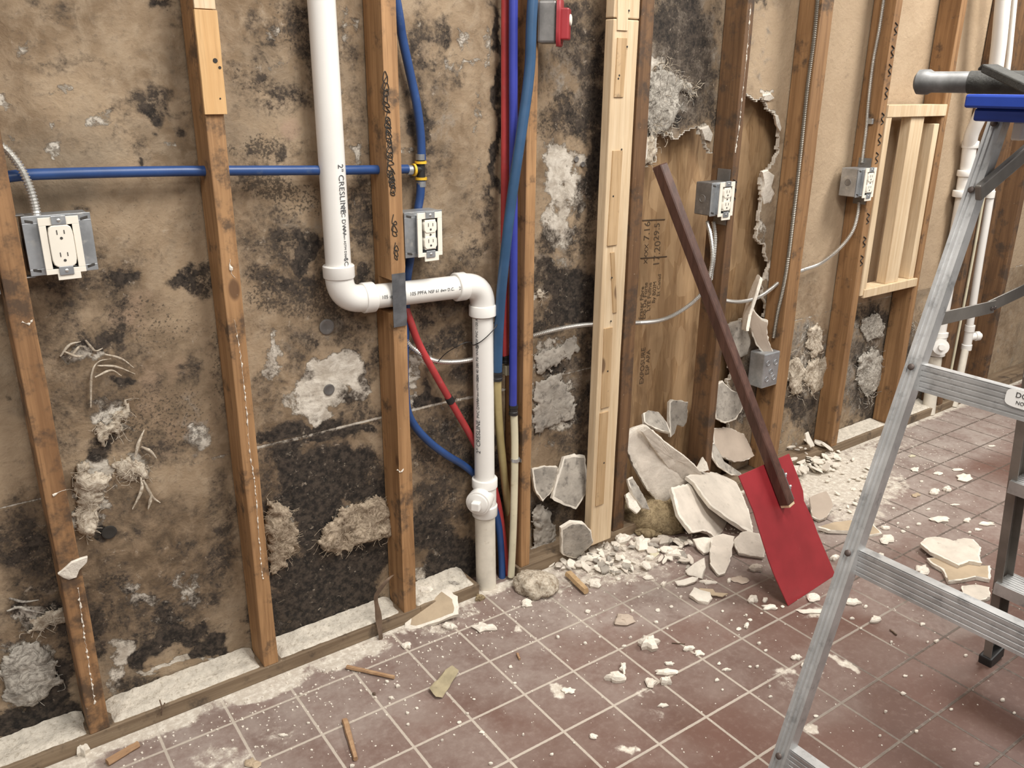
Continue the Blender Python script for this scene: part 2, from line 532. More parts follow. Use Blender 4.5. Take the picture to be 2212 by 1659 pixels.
def floor_material():
    t = NT('quarry_tile')
    D, Fi, Gr = t.attr('dust')
    tc = t.n('ShaderNodeTexCoord')
    mp = t.n('ShaderNodeMapping', vector_type='TEXTURE')
    mp.inputs['Location'].default_value = (GX, GY, 0)
    mp.inputs['Rotation'].default_value = (0, 0, GROT)
    mp.inputs['Scale'].default_value = (TILE, TILE, 1)
    t.put(mp.inputs[0], tc.outputs['Object'])
    sx = t.n('ShaderNodeSeparateXYZ')
    t.put(sx.inputs[0], mp.outputs[0])
    fx = t.math('ABSOLUTE', t.math('SUBTRACT', t.math('FRACT', t.math('ADD', sx.outputs[0], 0.5)), 0.5))
    fy = t.math('ABSOLUTE', t.math('SUBTRACT', t.math('FRACT', t.math('ADD', sx.outputs[1], 0.5)), 0.5))
    wob = t.math('MULTIPLY', t.math('SUBTRACT', t.noise(120, 3, 0.6, tc.outputs['Object']), 0.5), 0.016)
    d = t.math('ADD', t.math('MINIMUM', fx, fy), wob)
    grout = t.step(d, 0.016, 0.026, 1, 0)
    fl = t.n('ShaderNodeVectorMath', operation='FLOOR')
    t.put(fl.inputs[0], mp.outputs[0])
    wn = t.n('ShaderNodeTexWhiteNoise', noise_dimensions='2D')
    t.put(wn.inputs[0], fl.outputs[0])
    v = tc.outputs['Object']
    n1 = t.noise(9, 7, 0.65, v)
    n2 = t.noise(60, 6, 0.7, v)
    n3 = t.noise(240, 3, 0.6, v)
    tile = t.mix(wn.outputs[0], (0.105, 0.046, 0.033), (0.150, 0.068, 0.050))
    tile = t.mix(t.step(n1, 0.35, 0.7, 0, 0.6), tile, (0.13, 0.062, 0.044))
    tile = t.mix(t.step(n2, 0.48, 0.75, 0, 0.5), tile, (0.25, 0.165, 0.135))
    tile = t.mix(0.20, tile, (0.16, 0.125, 0.105))
    # film of pale dust, then drifts, then specks
    film = t.math('MULTIPLY', Fi, t.step(t.math('ADD', n1, t.math('MULTIPLY', n2, 0.5)), 0.45, 0.95, 0.30, 1.0))
    c = t.mix(t.math('MULTIPLY', film, 0.85), tile, (0.42, 0.365, 0.325))
    gcol = t.mix(Gr, (0.09, 0.068, 0.054), (0.50, 0.44, 0.37))
    gcol = t.mix(t.step(n2, 0.45, 0.7, 0, 0.4), gcol, (0.40, 0.33, 0.27))
    c = t.mix(t.math('MULTIPLY', grout, 0.9), c, gcol)
    dm = t.math('ADD', D, t.math('MULTIPLY', t.math('SUBTRACT', t.noise(36, 9, 0.72, v, 0.4), 0.5), 1.2))
    dcol = t.mix(t.step(n2, 0.4, 0.7), (0.52, 0.46, 0.385), (0.76, 0.71, 0.62))
    c = t.mix(t.step(dm, 0.36, 0.70, 0, 0.95), c, dcol)
    vd = t.vor(95, v)
    vc = t.n('ShaderNodeTexVoronoi')
    vc.inputs['Scale'].default_value = 95
    t.put(vc.inputs['Vector'], v)
    pick = t.step(t.math('ADD', vc.outputs['Color'], t.math('MULTIPLY', Fi, 0.22)), 0.97, 0.99)
    c = t.mix(t.math('MULTIPLY', t.step(vd, 0.16, 0.26, 1, 0), pick), c, (0.74, 0.68, 0.60))
    pk2 = t.step(n3, 0.78, 0.83, 0, 0.7)
    c = t.mix(pk2, c, (0.66, 0.60, 0.52))
    h = t.math('SUBTRACT', t.math('MULTIPLY', n2, 0.25), grout)
    t.bump(h, 0.35, 0.004)
    rough = t.step(t.math('ADD', D, Fi), 0.0, 1.0, 0.42, 0.85)
    return t.done(c, rough)


def osb_material():
    t = NT('strand_board')
    v = t.obj((1, 1, 0.35), rand=False)
    cells = t.n('ShaderNodeTexVoronoi')
    cells.inputs['Scale'].default_value = 26
    t.put(cells.inputs['Vector'], v)
    g = t.noise(60, 6, 0.6, t.obj((1, 1, 0.12), rand=False), 1.2)
    c = t.mix(t.step(g, 0.3, 0.7), (0.225, 0.128, 0.058), (0.40, 0.250, 0.125))
    c = t.mix(t.math('MULTIPLY', t.step(cells.outputs['Color'], 0.2, 0.9), 0.75), c, (0.45, 0.30, 0.165))
    sl = t.vor(34, t.obj((1.0, 1, 0.22), rand=False), 'F1', 'Color')
    c = t.mix(t.step(sl, 0.55, 0.9, 0, 0.5), c, (0.22, 0.125, 0.058))
    c = t.mix(t.step(t.noise(5, 5, 0.6, t.obj(rand=False)), 0.5, 0.75, 0, 0.5), c, (0.14, 0.085, 0.045))
    t.bump(cells.outputs['Distance'], 0.3, 0.004)
    return t.done(c, 0.75)


M['wall'] = wall_material()
M['floor'] = floor_material()
M['osb'] = osb_material()

# ------------------------------------------------------------------ floor and walls
def grid_xy(x0, x1, y0, y1, st):
    nx, ny = int(round((x1 - x0) / st)) + 1, int(round((y1 - y0) / st)) + 1
    gx, gy = np.meshgrid(np.linspace(x0, x1, nx), np.linspace(y0, y1, ny), indexing='ij')
    idx = np.arange(nx * ny).reshape(nx, ny)
    q = np.stack([idx[:-1, :-1], idx[1:, :-1], idx[1:, 1:], idx[:-1, 1:]], -1).reshape(-1, 4)
    return gx.ravel(), gy.ravel(), q


def add_attr(me, name, chans):
    a = me.color_attributes.new(name, 'FLOAT_COLOR', 'POINT')
    n = len(me.vertices)
    buf = np.ones((n, 4), dtype=np.float32)
    for i, c in enumerate(chans):
        buf[:, i] = np.clip(c, 0, 2)
    a.data.foreach_set('color', buf.ravel())


def blob_field(u, v, blobs, conv, warp=0.035, ws=9.0, seed=3):
    """max-blend of soft ellipses; u, v are the surface's own coordinates in metres"""
    wu = u + (fbm(u * ws, v * ws, seed) - 0.5) * 2 * warp + (fbm(u * ws * 4, v * ws * 4, seed + 2) - .5) * warp * .9
    wv = v + (fbm(u * ws + 31, v * ws + 17, seed + 5) - 0.5) * 2 * warp + (fbm(u * ws * 4 + 9, v * ws * 4 + 5, seed + 7) - .5) * warp * .9
    out = np.zeros_like(u)
    for (px, py, rx, ry, s, *ang) in blobs:
        c, ex, ey = conv(px, py, 0, 0), conv(px, py, 1, 0), conv(px, py, 0, 1)
        a = math.radians(ang[0]) if ang else 0.0
        A = ((ex[0] - c[0]) * rx, (ex[1] - c[1]) * rx)
        B = ((ey[0] - c[0]) * ry, (ey[1] - c[1]) * ry)
        A, B = ((A[0] * math.cos(a) + (ey[0] - c[0]) * rx * math.sin(a), A[1] * math.cos(a) + (ey[1] - c[1]) * rx * math.sin(a)),
                (B[0] * math.cos(a) - (ex[0] - c[0]) * ry * math.sin(a), B[1] * math.cos(a) - (ex[1] - c[1]) * ry * math.sin(a)))
        det = A[0] * B[1] - A[1] * B[0]
        du, dv = wu - c[0], wv - c[1]
        p, q = (du * B[1] - dv * B[0]) / det, (A[0] * dv - A[1] * du) / det
        d = np.sqrt(p * p + q * q)
        k = np.clip((1.35 - d) / 0.85, 0, 1)
        k = k * k * (3 - 2 * k) * abs(s)
        out = np.maximum(out, k) if s > 0 else out * (1 - k)
    return out


def wconv(px, py, dx, dy):
    p = W(px + dx, py + dy, WALL_Y)
    return p.x, p.z


def fconv(px, py, dx, dy):
    p = G(px + dx, py + dy)
    return p.x, p.y


def in_poly(u, v, poly):
    r = np.zeros(u.shape, bool)
    n = len(poly)
    for i in range(n):
        (x1, y1), (x2, y2) = poly[i], poly[(i + 1) % n]
        if y1 == y2:
            continue
        r ^= ((y1 > v) != (y2 > v)) & (u < (x2 - x1) * (v - y1) / (y2 - y1) + x1)
    return r


DARK = [
    # between the first two studs
    (325, 250, 48, 40, .62), (318, 270, 20, 16, .85), (392, 250, 24, 24, .6), (345, 4, 60, 18, .75), (335, 310, 14, 12, .7), (100, 10, 40, 30, .45),
    (292, 350, 14, 10, .7), (190, 330, 20, 20, .5), (175, 445, 30, 30, .5), (110, 170, 20, 20, .35), (160, 150, 70, 18, .4), (30, 300, 25, 40, .4),
    (210, 615, 110, 40, .62), (270, 600, 32, 24, .8), (425, 605, 44, 36, .72), (395, 590, 16, 20, .7), (130, 650, 70, 70, .55), (260, 712, 44, 34, .68),
    (250, 735, 30, 22, .8), (120, 760, 50, 70, .5), (290, 760, 80, 30, .45), (400, 800, 28, 60, .5), (470, 830, 20, 140, .42), (200, 820, 110, 90, .42),
    (275, 820, 22, 18, .7), (235, 965, 40, 40, .72), (160, 700, 40, 40, .5), (350, 960, 120, 35, .45), (120, 940, 60, 80, .5), (330, 970, 40, 30, .5),
    (90, 1200, 110, 90, .72), (40, 1150, 70, 80, .6), (240, 1150, 30, 20, 1.1), (300, 1100, 120, 60, .38), (470, 1150, 40, 160, .52), (330, 1330, 110, 60, .6),
    (385, 1375, 70, 30, .95), (330, 1415, 30, 40, .9), (455, 1400, 34, 30, 1.0), (300, 1480, 90, 30, .6), (420, 1300, 60, 30, .55), (170, 1380, 60, 100, .7),
    (40, 1560, 110, 40, .95), (130, 1500, 70, 60, .9), (130, 1330, 50, 60, .75), (230, 1260, 50, 90, .45), (430, 1230, 70, 60, .42), (20, 1230, 40, 60, .5), (20, 720, 60, 40, .4), (20, 870, 10, 10, .5),
    # second and third stud
    (690, 90, 60, 70, .62), (640, 40, 40, 40, .6), (560, 60, 34, 40, .45), (655, 80, 30, 50, .6), (545, 170, 70, 20, .5, 20), (560, 320, 60, 40, .5), (515, 320, 20, 30, .55), (625, 325, 12, 34, .7), (590, 280, 10, 8, .7),
    (760, 120, 20, 40, .55), (755, 190, 40, 40, .35), (780, 300, 26, 40, .5), (770, 250, 30, 120, .45), (790, 420, 20, 90, .55), (775, 470, 34, 90, .6), (530, 420, 40, 50, .4), (590, 480, 60, 50, .45),
    (610, 540, 110, 46, .6), (660, 545, 40, 34, 1.05), (650, 600, 90, 30, .62), (560, 610, 40, 40, .55), (700, 650, 100, 50, .5), (590, 640, 60, 50, .45), (740, 720, 60, 50, .5), (640, 740, 60, 40, .58), (780, 620, 40, 60, .6),
    (650, 790, 40, 30, .5), (590, 850, 40, 70, .45), (700, 925, 130, 26, .95), (600, 950, 60, 30, .8), (780, 880, 60, 40, .6), (800, 800, 20, 100, .55),
    (700, 1000, 150, 50, 1.05), (640, 1060, 60, 60, .95), (760, 1050, 90, 50, .95), (690, 1120, 60, 120, 1.1), (700, 1240, 150, 60, 1.15), (720, 1300, 140, 40, 1.1), (640, 1330, 60, 60, 1.0), (580, 1330, 50, 80, .8), (800, 1200, 50, 100, 1.05),
    (790, 1330, 60, 40, .8), (570, 1080, 60, 60, .55),
    # third and fourth stud
    (895, 130, 30, 130, .62), (940, 50, 36, 46, .62), (895, 270, 30, 60, .75), (900, 330, 40, 20, .6), (900, 380, 22, 60, .55), (950, 180, 30, 100, .42), (945, 330, 60, 60, .42), (1072, 150, 12, 190, .9), (1070, 330, 12, 120, .85),
    (1050, 480, 26, 50, .5), (1060, 420, 18, 60, .55), (930, 560, 70, 30, .5), (1000, 560, 40, 30, .45), (960, 640, 60, 60, .6), (950, 735, 40, 30, .55), (905, 700, 24, 50, .6), (990, 720, 40, 40, .6), (1000, 800, 40, 40, .5),
    (920, 865, 16, 30, .95), (925, 840, 10, 60, .7), (990, 880, 60, 30, .55), (930, 950, 60, 60, .6), (970, 1010, 80, 50, .62), (960, 1080, 90, 50, .6), (930, 1150, 70, 60, .95), (1000, 1200, 50, 60, .95), (960, 1230, 40, 40, .8), (1060, 1000, 30, 200, .7),
    (1010, 400, 20, 60, .3), (985, 150, 12, 60, .4),
    # fourth stud and the fresh pine
    (1240, 70, 70, 80, .62), (1220, 20, 60, 40, .75), (1270, 150, 40, 60, .62), (1275, 230, 40, 70, .72), (1230, 270, 60, 50, .6), (1180, 255, 40, 40, .55), (1290, 350, 30, 90, .8), (1270, 430, 34, 80, .62), (1180, 530, 30, 40, .62), (1260, 520, 50, 40, .5),
    (1220, 620, 70, 50, .95), (1250, 660, 60, 50, 1.0), (1180, 600, 40, 40, .75), (1190, 690, 60, 40, .7), (1270, 760, 30, 70, .62), (1200, 800, 70, 24, .65), (1260, 900, 30, 70, .55), (1240, 960, 60, 30, .5), (1200, 1100, 80, 40, .6), (1170, 920, 30, 30, .5),
    # beyond the fresh pine
    (1480, 60, 90, 90, .72), (1500, 150, 60, 80, .66), (1430, 40, 40, 60, .45), (1520, 230, 40, 60, .6), (1480, 270, 50, 30, .66), (1440, 120, 30, 40, .55), (1400, 330, 20, 60, .45),
    (1640, 5, 26, 16, .6), (1600, 60, 26, 60, .3),
    (1720, 880, 50, 40, .72), (1760, 905, 50, 46, .55), (1600, 830, 60, 120, .45), (1700, 820, 30, 60, .4), (1870, 670, 60, 30, .55), (1900, 690, 30, 40, .75), (1860, 760, 60, 40, .55), (1880, 860, 60, 60, .6), (1940, 760, 40, 90, .7), (1980, 850, 40, 60, .4), (1860, 920, 40, 30, .55),
]
WHITE = [
    (225, 262, 34, 30, .5), (130, 190, 40, 16, .5), (60, 90, 40, 40, .38), (90, 130, 30, 20, .36), (15, 215, 24, 26, .55), (130, 285, 30, 16, .42), (110, 320, 30, 16, .5), (30, 300, 20, 14, .5), (355, 310, 20, 10, .5), (380, 90, 16, 34, .34), (410, 240, 8, 18, .4),
    (150, 745, 36, 28, .62), (205, 760, 30, 10, .5), (240, 900, 50, 40, .62), (230, 860, 40, 20, .5), (270, 930, 30, 12, .55), (430, 945, 40, 26, .55), (200, 1050, 46, 70, .78), (190, 1120, 36, 40, .7), (300, 1010, 34, 30, .55), (280, 1070, 40, 14, .5),
    (60, 1320, 70, 24, .62), (70, 1345, 60, 20, .5), (60, 1420, 60, 50, .5), (110, 1490, 30, 60, .42), (30, 1550, 50, 26, .5), (275, 1275, 40, 24, .5), (320, 1300, 60, 14, .55), (400, 1260, 40, 28, .5), (410, 1290, 36, 20, .52), (370, 1330, 50, 14, .52),
    (258, 1410, 34, 44, .66), (245, 1480, 26, 44, .58), (380, 1435, 60, 7, .85, -14), (320, 1452, 26, 9, .85), (430, 1390, 24, 6, .75), (450, 1425, 24, 6, .7), (505, 1440, 34, 12, .6),
    (600, 75, 34, 20, .42), (620, 140, 30, 20, .42), (720, 200, 30, 40, .38), (775, 325, 22, 20, .6), (770, 430, 12, 40, .42), (735, 50, 20, 60, .42), (770, 60, 26, 30, .42),
    (690, 850, 56, 50, .95), (740, 800, 56, 46, .92), (770, 850, 30, 30, .8), (690, 800, 30, 40, .7), (640, 870, 40, 24, .6), (590, 790, 26, 34, .66), (600, 745, 14, 40, .55), (690, 900, 26, 20, .7),
    (620, 1110, 26, 60, .62), (600, 1170, 30, 40, .6), (770, 1130, 70, 36, .6), (740, 1160, 50, 24, .55), (640, 1325, 20, 14, .75), (700, 1300, 40, 5, .75), (740, 1310, 40, 8, .6), (610, 1345, 20, 10, .6),
    (985, 90, 14, 60, .42), (995, 60, 10, 14, .5), (980, 130, 20, 50, .42), (1020, 125, 26, 8, .5), (1035, 260, 8, 40, .46), (1035, 240, 10, 60, .4), (880, 325, 14, 10, .55), (1055, 90, 8, 90, .42), (960, 480, 24, 40, .38), (1030, 360, 8, 30, .42),
    (915, 765, 20, 30, .55), (890, 810, 16, 60, .55), (900, 870, 16, 20, .6), (970, 930, 40, 20, .45), (940, 1200, 26, 26, .5), (920, 1240, 30, 24, .6), (960, 880, 30, 4, .6),
    (1205, 340, 40, 40, .72), (1215, 400, 50, 50, .72), (1240, 350, 40, 30, .6), (1205, 460, 46, 40, .62), (1215, 510, 40, 40, .66), (1250, 420, 30, 60, .5), (1200, 580, 34, 24, .5), (1185, 230, 8, 20, .4),
    (1165, 632, 14, 12, .72), (1195, 755, 50, 36, .58), (1180, 790, 30, 26, .55), (1195, 860, 54, 44, .66), (1215, 900, 40, 30, .62), (1165, 905, 20, 30, .55), (1195, 810, 40, 8, .55), (1180, 960, 40, 16, .4), (1170, 1150, 30, 50, .6),
    (1405, 60, 8, 60, .55), (1405, 170, 10, 70, .7), (1425, 195, 30, 34, .62), (1450, 175, 40, 22, .66), (1490, 195, 24, 10, .62, 25), (1430, 250, 20, 34, .62), (1460, 240, 20, 40, .5), (1405, 310, 20, 40, .6), (1520, 285, 14, 18, .8), (1416, 140, 14, 14, .9),
    (1650, 205, 20, 10, .7), (1675, 255, 5, 18, .9), (1650, 400, 16, 30, .72), (1655, 415, 20, 20, .66), (1640, 500, 12, 50, .5), (1655, 590, 10, 16, .8),
    (1750, 735, 30, 60, .46), (1735, 800, 40, 50, .5), (1765, 790, 26, 30, .5), (1750, 840, 40, 20, .46), (1860, 700, 40, 30, .4), (1870, 790, 40, 40, .46), (1850, 850, 40, 40, .42), (1700, 960, 40, 40, .35), (1610, 880, 30, 50, .45), (1570, 880, 30, 40, .4),
]
PINK = [(290, 680, 50, 40, .8), (330, 660, 30, 30, .6), (350, 830, 60, 60, .7), (330, 880, 50, 30, .6), (635, 265, 22, 22, .9), (380, 920, 60, 20, .6), (240, 360, 60, 10, .3), (1240, 600, 24, 24, .4), (360, 950, 30, 20, .6)]
CLEAN = [(1660, 120, 60, 160, .75), (1720, 300, 50, 400, .75), (1840, 200, 130, 600, 1.1), (1990, 300, 140, 600, 1.1), (2150, 300, 140, 700, 1.1), (230, 470, 160, 70, .42), (300, 60, 100, 80, .36), (350, 420, 80, 60, .45), (1000, 250, 26, 260, .4), (1190, 190, 40, 40, .5), (1640, 560, 20, 40, .5), (15, 960, 80, 110, .55), (150, 960, 60, 60, .4), (380, 700, 60, 60, .35)]
GREY = [(710, 700, 34, 28, .55), (630, 740, 40, 30, .42), (640, 480, 70, 50, .35), (720, 470, 30, 40, .36), (430, 940, 44, 40, .5), (400, 880, 40, 90, .34), (1000, 60, 60, 40, .2), (960, 250, 50, 140, .3), (890, 250, 26, 90, .35), (1240, 150, 70, 150, .45), (1210, 600, 70, 80, .45), (1230, 850, 60, 100, .42), (1480, 130, 90, 200, .6), (1440, 220, 50, 100, .45),
        (1640, 100, 50, 130, .28), (1600, 800, 70, 140, .45), (1740, 820, 60, 150, .55), (1870, 800, 70, 130, .55), (1960, 800, 60, 130, .5), (2100, 760, 60, 60, .3), (970, 650, 60, 40, .4), (220, 1400, 60, 60, .3), (60, 1440, 70, 60, .3), (770, 760, 40, 60, .3), (240, 830, 70, 60, .3), (1180, 1080, 60, 70, .5), (100, 1250, 60, 50, .35)]
SPOT = [(560, 310, 70, 40, .95), (590, 400, 90, 40, .9), (640, 430, 60, 40, .7), (600, 640, 90, 50, .8), (680, 640, 90, 50, .9), (340, 900, 120, 70, .6), (320, 700, 120, 60, .5), (650, 60, 60, 60, .7), (690, 110, 50, 50, .8), (1190, 270, 50, 30, .7), (1250, 250, 50, 40, .6), (560, 180, 60, 40, .5), (330, 480, 140, 80, .25), (430, 600, 50, 40, .8), (1210, 860, 60, 60, .5), (800, 440, 30, 60, .6), (470, 800, 30, 120, .6), (1480, 200, 60, 80, .5)]
DAMP = [(300, 830, 200, 150, .55), (300, 1230, 240, 200, .85), (90, 1250, 130, 260, .85), (100, 700, 100, 120, .5), (690, 640, 160, 110, .45), (780, 350, 70, 260, .35), (700, 1150, 180, 280, .9), (980, 900, 110, 280, .7), (960, 1150, 110, 160, .9), (900, 330, 70, 330, .5), (980, 640, 90, 120, .6),
        (1220, 900, 90, 260, .6), (1250, 640, 90, 100, .7), (1240, 150, 90, 200, .45), (1480, 120, 90, 220, .5), (1210, 1100, 90, 90, .6), (620, 90, 90, 100, .35), (540, 470, 70, 130, .4), (1600, 800, 70, 130, .5), (250, 640, 150, 70, .5), (1940, 780, 60, 130, .6), (470, 980, 50, 200, .5), (900, 60, 60, 60, .4)]
MOULD = [(640, 120, 150, 140, .85), (600, 340, 110, 80, .6), (640, 520, 160, 120, .8), (780, 300, 60, 330, .75), (620, 680, 130, 90, .7), (920, 200, 70, 260, .8), (960, 560, 120, 160, .75), (980, 820, 110, 170, .85), (960, 1080, 110, 160, .95), (1240, 150, 90, 190, .95), (1240, 620, 90, 120, 1.0), (1230, 880, 90, 130, .8),
         (1470, 130, 100, 200, .95), (300, 290, 120, 70, .5), (190, 640, 190, 110, .8), (280, 780, 200, 110, .75), (300, 1280, 230, 190, .85), (90, 1300, 130, 240, .95), (700, 1150, 180, 260, 1.0), (340, 20, 110, 50, .5), (1700, 850, 60, 90, .6), (1870, 800, 70, 140, .7), (1960, 780, 50, 140, .8), (1600, 800, 70, 140, .6)]

HOLE_A = [(1420, 297), (1440, 293), (1464, 294), (1481, 287), (1500, 284), (1511, 287), (1518, 300), (1526, 318), (1535, 338), (1575, 345), (1575, 1200), (1310, 1200), (1366, 700), (1384, 380), (1396, 366), (1418, 351)]
HOLE_B = [(1560, 190), (1616, 204), (1630, 216), (1646, 216), (1655, 236), (1673, 250), (1680, 268), (1687, 287), (1680, 311), (1677, 324), (1667, 358), (1650, 368), (1643, 388), (1646, 425), (1636, 449), (1639, 473), (1629, 520), (1646, 533), (1656, 557), (1666, 574), (1653, 601), (1639, 612), (1648, 640), (1655, 690), (1620, 688), (1580, 697), (1520, 704)]


MATS_LATER = []


def make_wall():
    st = 0.006
    u, v, q = grid_xy(-1.9, 3.9, 0.0, 2.0, st)
    ju, jv = (vn(u * 70, v * 70, 91) - .5) * .018, (vn(u * 70, v * 70, 92) - .5) * .018
    ju = ju + (vn(u * 22, v * 22, 93) - .5) * .02
    jv = jv + (vn(u * 22, v * 22, 94) - .5) * .02
    hole = np.zeros(u.shape, bool)
    for hp in (HOLE_A, HOLE_B):
        hole |= in_poly(u + ju, v + jv, [wconv(a, b, 0, 0) for a, b in hp])
    keep = ~hole[q].any(1)
    q = q[keep]
    D = blob_field(u, v, DARK, wconv, warp=0.05)
    Mo = blob_field(u, v, MOULD, wconv, warp=0.06, ws=6)
    Dp = blob_field(u, v, DAMP, wconv, warp=0.08, ws=6)
    Wt = blob_field(u, v, WHITE, wconv, warp=0.028, ws=14, seed=23)
    Pk = blob_field(u, v, PINK, wconv)
    Cl = blob_field(u, v, CLEAN, wconv, warp=0.06)
    Gr = blob_field(u, v, GREY, wconv)
    Sp = blob_field(u, v, SPOT, wconv)
    # the joint between the upper sheet and the two-foot strip below it
    jn = np.abs(v - (0.598 + (vn(u * 6, v * 0, 7) - .5) * .004))
    line = np.clip(1.3 - jn / 0.0042, 0, 1) * np.where((u > -0.5) & (u < 0.3), 1.0, 0.62)
    Wt = np.maximum(Wt, line)
    D = D * (1 - 0.8 * np.clip(line, 0, 1))
    low = (v < 0.598) & (u > 1.5)
    Cl = np.where(low, 0.1, Cl)
    Gr = np.where(low, np.maximum(Gr, 0.22), Gr)
    # torn rims show the white gypsum
    y = WALL_Y + (fbm(u * 5, v * 5, 41) - .5) * 0.004 - Wt * (fbm(u * 60, v * 60, 43, 2) - .35) * 0.004 * (jn > .006)
    n0 = len(u)
    verts = np.stack([u, y, v], -1)
    e = np.concatenate([q[:, [0, 1]], q[:, [1, 2]], q[:, [2, 3]], q[:, [3, 0]]])
    key = np.sort(e, 1)
    k1 = key[:, 0].astype(np.int64) * n0 + key[:, 1]
    uq, first, cnt = np.unique(k1, return_index=True, return_counts=True)
    bnd = e[first[cnt == 1]]
    rim = np.unique(bnd)
    hole_rim = rim[(u[rim] > 0.5) & (u[rim] < 1.6) & (v[rim] > 0.002)]
    near = np.zeros(n0)
    near[hole_rim] = 1
    Wt = np.maximum(Wt, near * 0.95)
    D = D * (1 - near * 0.7)
    back = np.full(n0, -1)
    back[rim] = n0 + np.arange(len(rim))
    bv = verts[rim] + np.array([0, 0.0127, 0])
    verts = np.concatenate([verts, bv])
    rq = np.stack([bnd[:, 1], bnd[:, 0], back[bnd[:, 0]], back[bnd[:, 1]]], -1)
    fq = np.concatenate([q, rq])
    used = np.unique(fq)
    remap = np.full(len(verts), -1)
    remap[used] = np.arange(len(used))
    fq = remap[fq]
    verts = verts[used]
    ext = lambda a, fill=None: np.concatenate([a, a[rim] if fill is None else np.full(len(rim), fill)])[used]
    me = bpy.data.meshes.new('wall_back')
    me.from_pydata(verts.tolist(), [], fq[:, ::-1].tolist())
    add_attr(me, 'stain_a', (ext(D, 0.0), ext(Wt, 1.2), ext(Pk, 0.0)))
    add_attr(me, 'stain_b', (ext(Cl), ext(Gr, 0.0), ext(Sp, 0.0)))
    add_attr(me, 'stain_c', (ext(Dp), ext(Mo, 0.0)))
    me.update()
    return struct(link('wall_back', me, M['wall']))


WALL = make_wall()
for (px, py, r, mt) in ((711, 842, .0150, 'steel_dark'), (236, 1150, .0165, 'ink'), (1245, 344, .0085, 'steel_dark'), (1259, 355, .0080, 'steel_dark'), (706, 706, .020, 'steel_dark')):
    p_ = W(px, py, WALL_Y - .003)
    MATS_LATER.append((p_, r, mt))

DUST = [(120, 1640, 160, 50, .95, -18), (330, 1570, 130, 34, .95, -18), (560, 1490, 130, 26, .9, -18), (760, 1415, 110, 22, .8, -20), (960, 1350, 60, 30, .5), (1010, 1320, 40, 20, .5), (1230, 1230, 130, 50, .55), (1330, 1210, 120, 60, .6), (1420, 1240, 90, 40, .4), (1180, 1280, 60, 30, .45),
        (1122, 1357, 16, 12, .75), (1205, 1488, 26, 14, .75), (1356, 1620, 30, 12, .85), (1812, 1425, 26, 12, .8, 38), (1845, 1440, 30, 9, .9, 38), (1690, 1446, 26, 14, .6), (1700, 1470, 50, 20, .45, 25), (1745, 1570, 20, 14, .85), (1778, 1470, 24, 16, .5), (1770, 1325, 60, 18, .6), (1895, 1240, 60, 40, .3), (2010, 1310, 40, 18, .45), (1960, 1295, 40, 14, .4),
        (1870, 1000, 60, 50, .75), (1800, 1040, 100, 60, .9), (1760, 980, 80, 40, .9), (1900, 1050, 70, 50, .6), (1850, 1110, 80, 40, .6), (1700, 1210, 80, 60, .35), (1960, 960, 60, 20, .4), (1880, 950, 40, 16, .6), (1870, 1170, 60, 40, .35), (1990, 1100, 60, 20, .3), (1420, 1330, 30, 16, .3), (1395, 1500, 20, 8, .6), (1400, 1540, 34, 16, .4), (1800, 1105, 30, 20, .6),
        (640, 1540, 40, 16, .35), (600, 1590, 60, 30, .4), (480, 1640, 90, 40, .5), (1440, 1400, 60, 20, .3), (1275, 1350, 40, 20, .3), (1490, 1440, 24, 12, .4), (2000, 1340, 30, 10, .4), (2040, 1310, 40, 10, .4)]
FILM = [(300, 1640, 400, 150, .75), (700, 1500, 320, 130, .62), (1000, 1400, 300, 120, .55), (1300, 1270, 300, 110, .75), (1600, 1200, 300, 90, .65), (1860, 1080, 240, 120, .85), (1900, 1260, 160, 60, .5), (1250, 1480, 220, 120, .42), (1500, 1400, 220, 120, .3), (1750, 1470, 160, 100, .28), (2000, 980, 130, 60, .95), (2080, 930, 170, 70, .9), (2000, 1060, 140, 60, .8), (900, 1620, 300, 90, .42), (2090, 1120, 150, 110, .6), (2000, 1330, 120, 40, .45), (1330, 1620, 200, 60, .22), (1960, 1420, 200, 80, .18)]
GROUT = [(900, 1480, 900, 330, 1.0), (1300, 1500, 500, 260, .95), (1500, 1350, 300, 150, .75), (1700, 1620, 260, 120, .5), (1850, 1340, 160, 80, .55)]


def make_floor():
    u, v, q = grid_xy(-2.6, 4.2, -3.0, 0.30, 0.012)
    me = bpy.data.meshes.new('floor')
    me.from_pydata(np.stack([u, v, u * 0], -1).tolist(), [], q.tolist())
    D = blob_field(u, v, DUST, fconv, warp=0.03, ws=12)
    strip = np.clip(1.0 - (-v - 0.005) / np.where(u < 0, 0.07, np.where(u > 1.7, 0.055, 0.04)), 0, 1) * (v < 0.02)
    D = np.maximum(D, strip * (0.55 + 0.5 * fbm(u * 9, v * 9, 5)))
    Fi = blob_field(u, v, FILM, fconv, warp=0.08, ws=5)
    Gr = blob_field(u, v, GROUT, fconv, warp=0.12, ws=4)
    add_attr(me, 'dust', (D, Fi, Gr))
    me.update()
    return struct(link('floor', me, M['floor']))


make_floor()
for p_, r, mt in MATS_LATER:
    build('plug_spot', MB().lathe(p_, (0, -1, 0), [(0, r), (.0012, r * .96), (.0016, r * .8), (.0008, r * .3)], 22), M[mt], WALL)

# strand board seen through the torn-out drywall
mb = MB().box((0.55, 0.150, 0.0), (1.75, 0.162, 1.75))
osb = struct(build('wall_behind', mb, M['osb'], origin=(0, 0, 0)))


